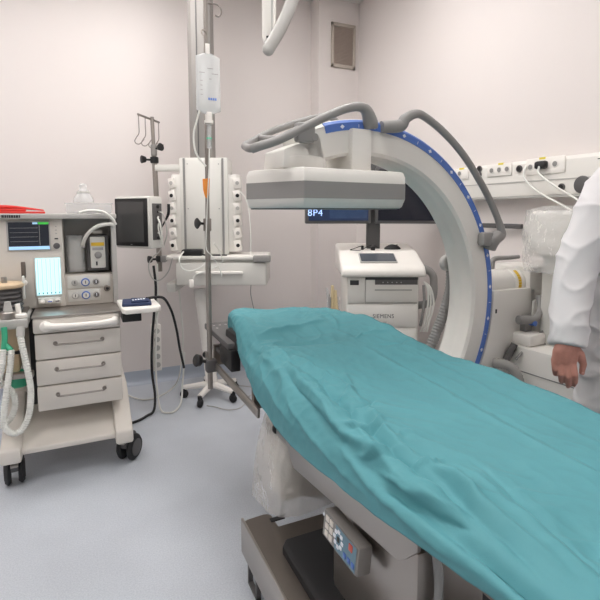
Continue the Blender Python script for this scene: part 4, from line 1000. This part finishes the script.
for s in (-1, 1):
    e = MB().ball((s*.032, -.088, 1.665), .0125).build('eye', 'eye', pe); MB().ball((s*.032, -.0965, 1.665), .006).build('iris', 'iris', e)
for a, b in ((hp_(.031, -.011, -.148), (.0045, .003, .005)), (hp_(.0535, -.0165, -.103), (.0055, .003, .008))):
    MB().ball(a, 1, b, seg=10).build('nail', 'nail', pe)
def hairr(c): return .004*noise.noise(c*60)
blob([], .008, 'hair', 'hair', pe, 4, [((0, .018, 1.69), .1, (.84, .95, 1.02)), ((0, .06, 1.62), .075, (.95, .6, .9))], hairr)
for s in (-1, 1):
    MB().loft([[(s*.10+w*math.cos(a), -.06+l*math.sin(a), z) for a in [2*PI*q/20 for q in range(20)]] for w, l, z in ((.045, .135, 0), (.05, .14, .02), (.05, .135, .05), (.04, .10, .085), (.03, .06, .10))]).build('shoe', 'shoe', pe)
blob([([(-.095, 0, .95), (-.10, 0, .5), (-.10, .01, .12)], [.115, .09, .075]), ([(.095, 0, .95), (.10, 0, .5), (.10, .01, .12)], [.115, .09, .075])], .012, 'trousers', 'trous', pe, 5)
# coat : lofted sleeve rings + torso, remeshed into one cloth surface
def wrinkle(c):
    w = noise.noise((c.x*5, c.y*5, c.z*2.5))
    r = (1-abs(noise.noise((c.x*6+c.z*7, c.y*6+w, c.z*9-c.x*8))))**5
    r2 = (1-abs(noise.noise((c.x*5-c.z*3.5+3, c.y*9, c.z*5+w))))**4
    return .007*(r-.35)+.006*(r2-.4)+.004*w
coat_ch = [([(-.165, .005, 1.445), (-.215, .0, 1.37), (-.265, -.01, 1.24), (-.298, -.02, 1.14), (-.318, -.045, 1.05), (-.342, -.080, .918)], [.074, .074, .068, .064, .059, .054]),
           ([(.165, .005, 1.425), (.23, .0, 1.33), (.275, -.01, 1.17), (.285, -.035, 1.05), (.29, -.05, .965)], [.070, .073, .068, .062, .056])]
mbc = MB()
for pts, rr in coat_ch:
    P = cat(pts, 4); n = len(P); R = []
    for i in range(n):
        f_ = i/(n-1)*(len(rr)-1); k = min(int(f_), len(rr)-2); R.append(rr[k]+(rr[k+1]-rr[k])*(f_-k))
    mbc.tube(P, R, 28); mbc.ball(P[0], rr[0], seg=20)
rings = []
for z, w, d, yo in ((.48, .25, .19, .01), (.60, .245, .185, .01), (.80, .235, .175, .01), (.98, .225, .165, .005), (1.12, .205, .15, .0), (1.26, .21, .15, .0), (1.36, .215, .14, .005), (1.43, .175, .11, .01), (1.475, .11, .085, .01), (1.50, .075, .075, .01)):
    rings.append([(w*math.cos(a), yo+d*math.sin(a), z) for a in [2*PI*q/40 for q in range(40)]])
mbc.loft(rings)
co_ = mbc.build('white_coat', 'coat', pe)
md = co_.modifiers.new('r', 'REMESH'); md.mode = 'VOXEL'; md.voxel_size = .0065
ms = co_.modifiers.new('s', 'SMOOTH'); ms.iterations = 4
bpy.context.view_layer.update()
me = bpy.data.meshes.new_from_object(co_.evaluated_get(bpy.context.evaluated_depsgraph_get())); co_.modifiers.clear(); co_.data = me
nrm = [v.normal.copy() for v in me.vertices]
for v, nv in zip(me.vertices, nrm): v.co += nv*wrinkle(v.co)
for p in me.polygons: p.use_smooth = True
MB().tube([(.004, -.19, .50), (.006, -.185, .7), (.006, -.17, .98), (.005, -.158, 1.12), (.003, -.155, 1.26), (0, -.14, 1.38)], .004, 6, flat=.6).build('front_placket', 'coat', co_)
for z, y in ((.75, -.187), (.92, -.175), (1.09, -.166), (1.25, -.16)): MB().cyl((.02, y+.008, z), (.02, y-.004, z), .009, seg=14).build('button', 'bright', co_)

# ------------------------------------------------------------------ world, camera, view
w = bpy.data.worlds.new('world'); bpy.context.scene.world = w; w.use_nodes = True
w.node_tree.nodes['Background'].inputs[0].default_value = (.8, .8, .85, 1); w.node_tree.nodes['Background'].inputs[1].default_value = .1
cd = bpy.data.cameras.new('camera'); co = bpy.data.objects.new('camera', cd); C.objects.link(co)
co.location = (0, 0, 1.35); co.rotation_euler = (PI/2-math.atan(48/480), 0, -YAW)
cd.sensor_width = 36; cd.lens = 480/600*36; cd.shift_y = -39/600; cd.clip_start = .02
bpy.context.scene.camera = co
vs = bpy.context.scene.view_settings
vs.view_transform = 'Standard'; vs.look = 'None'; vs.gamma = 1; vs.use_curve_mapping = False; vs.exposure = 0.0
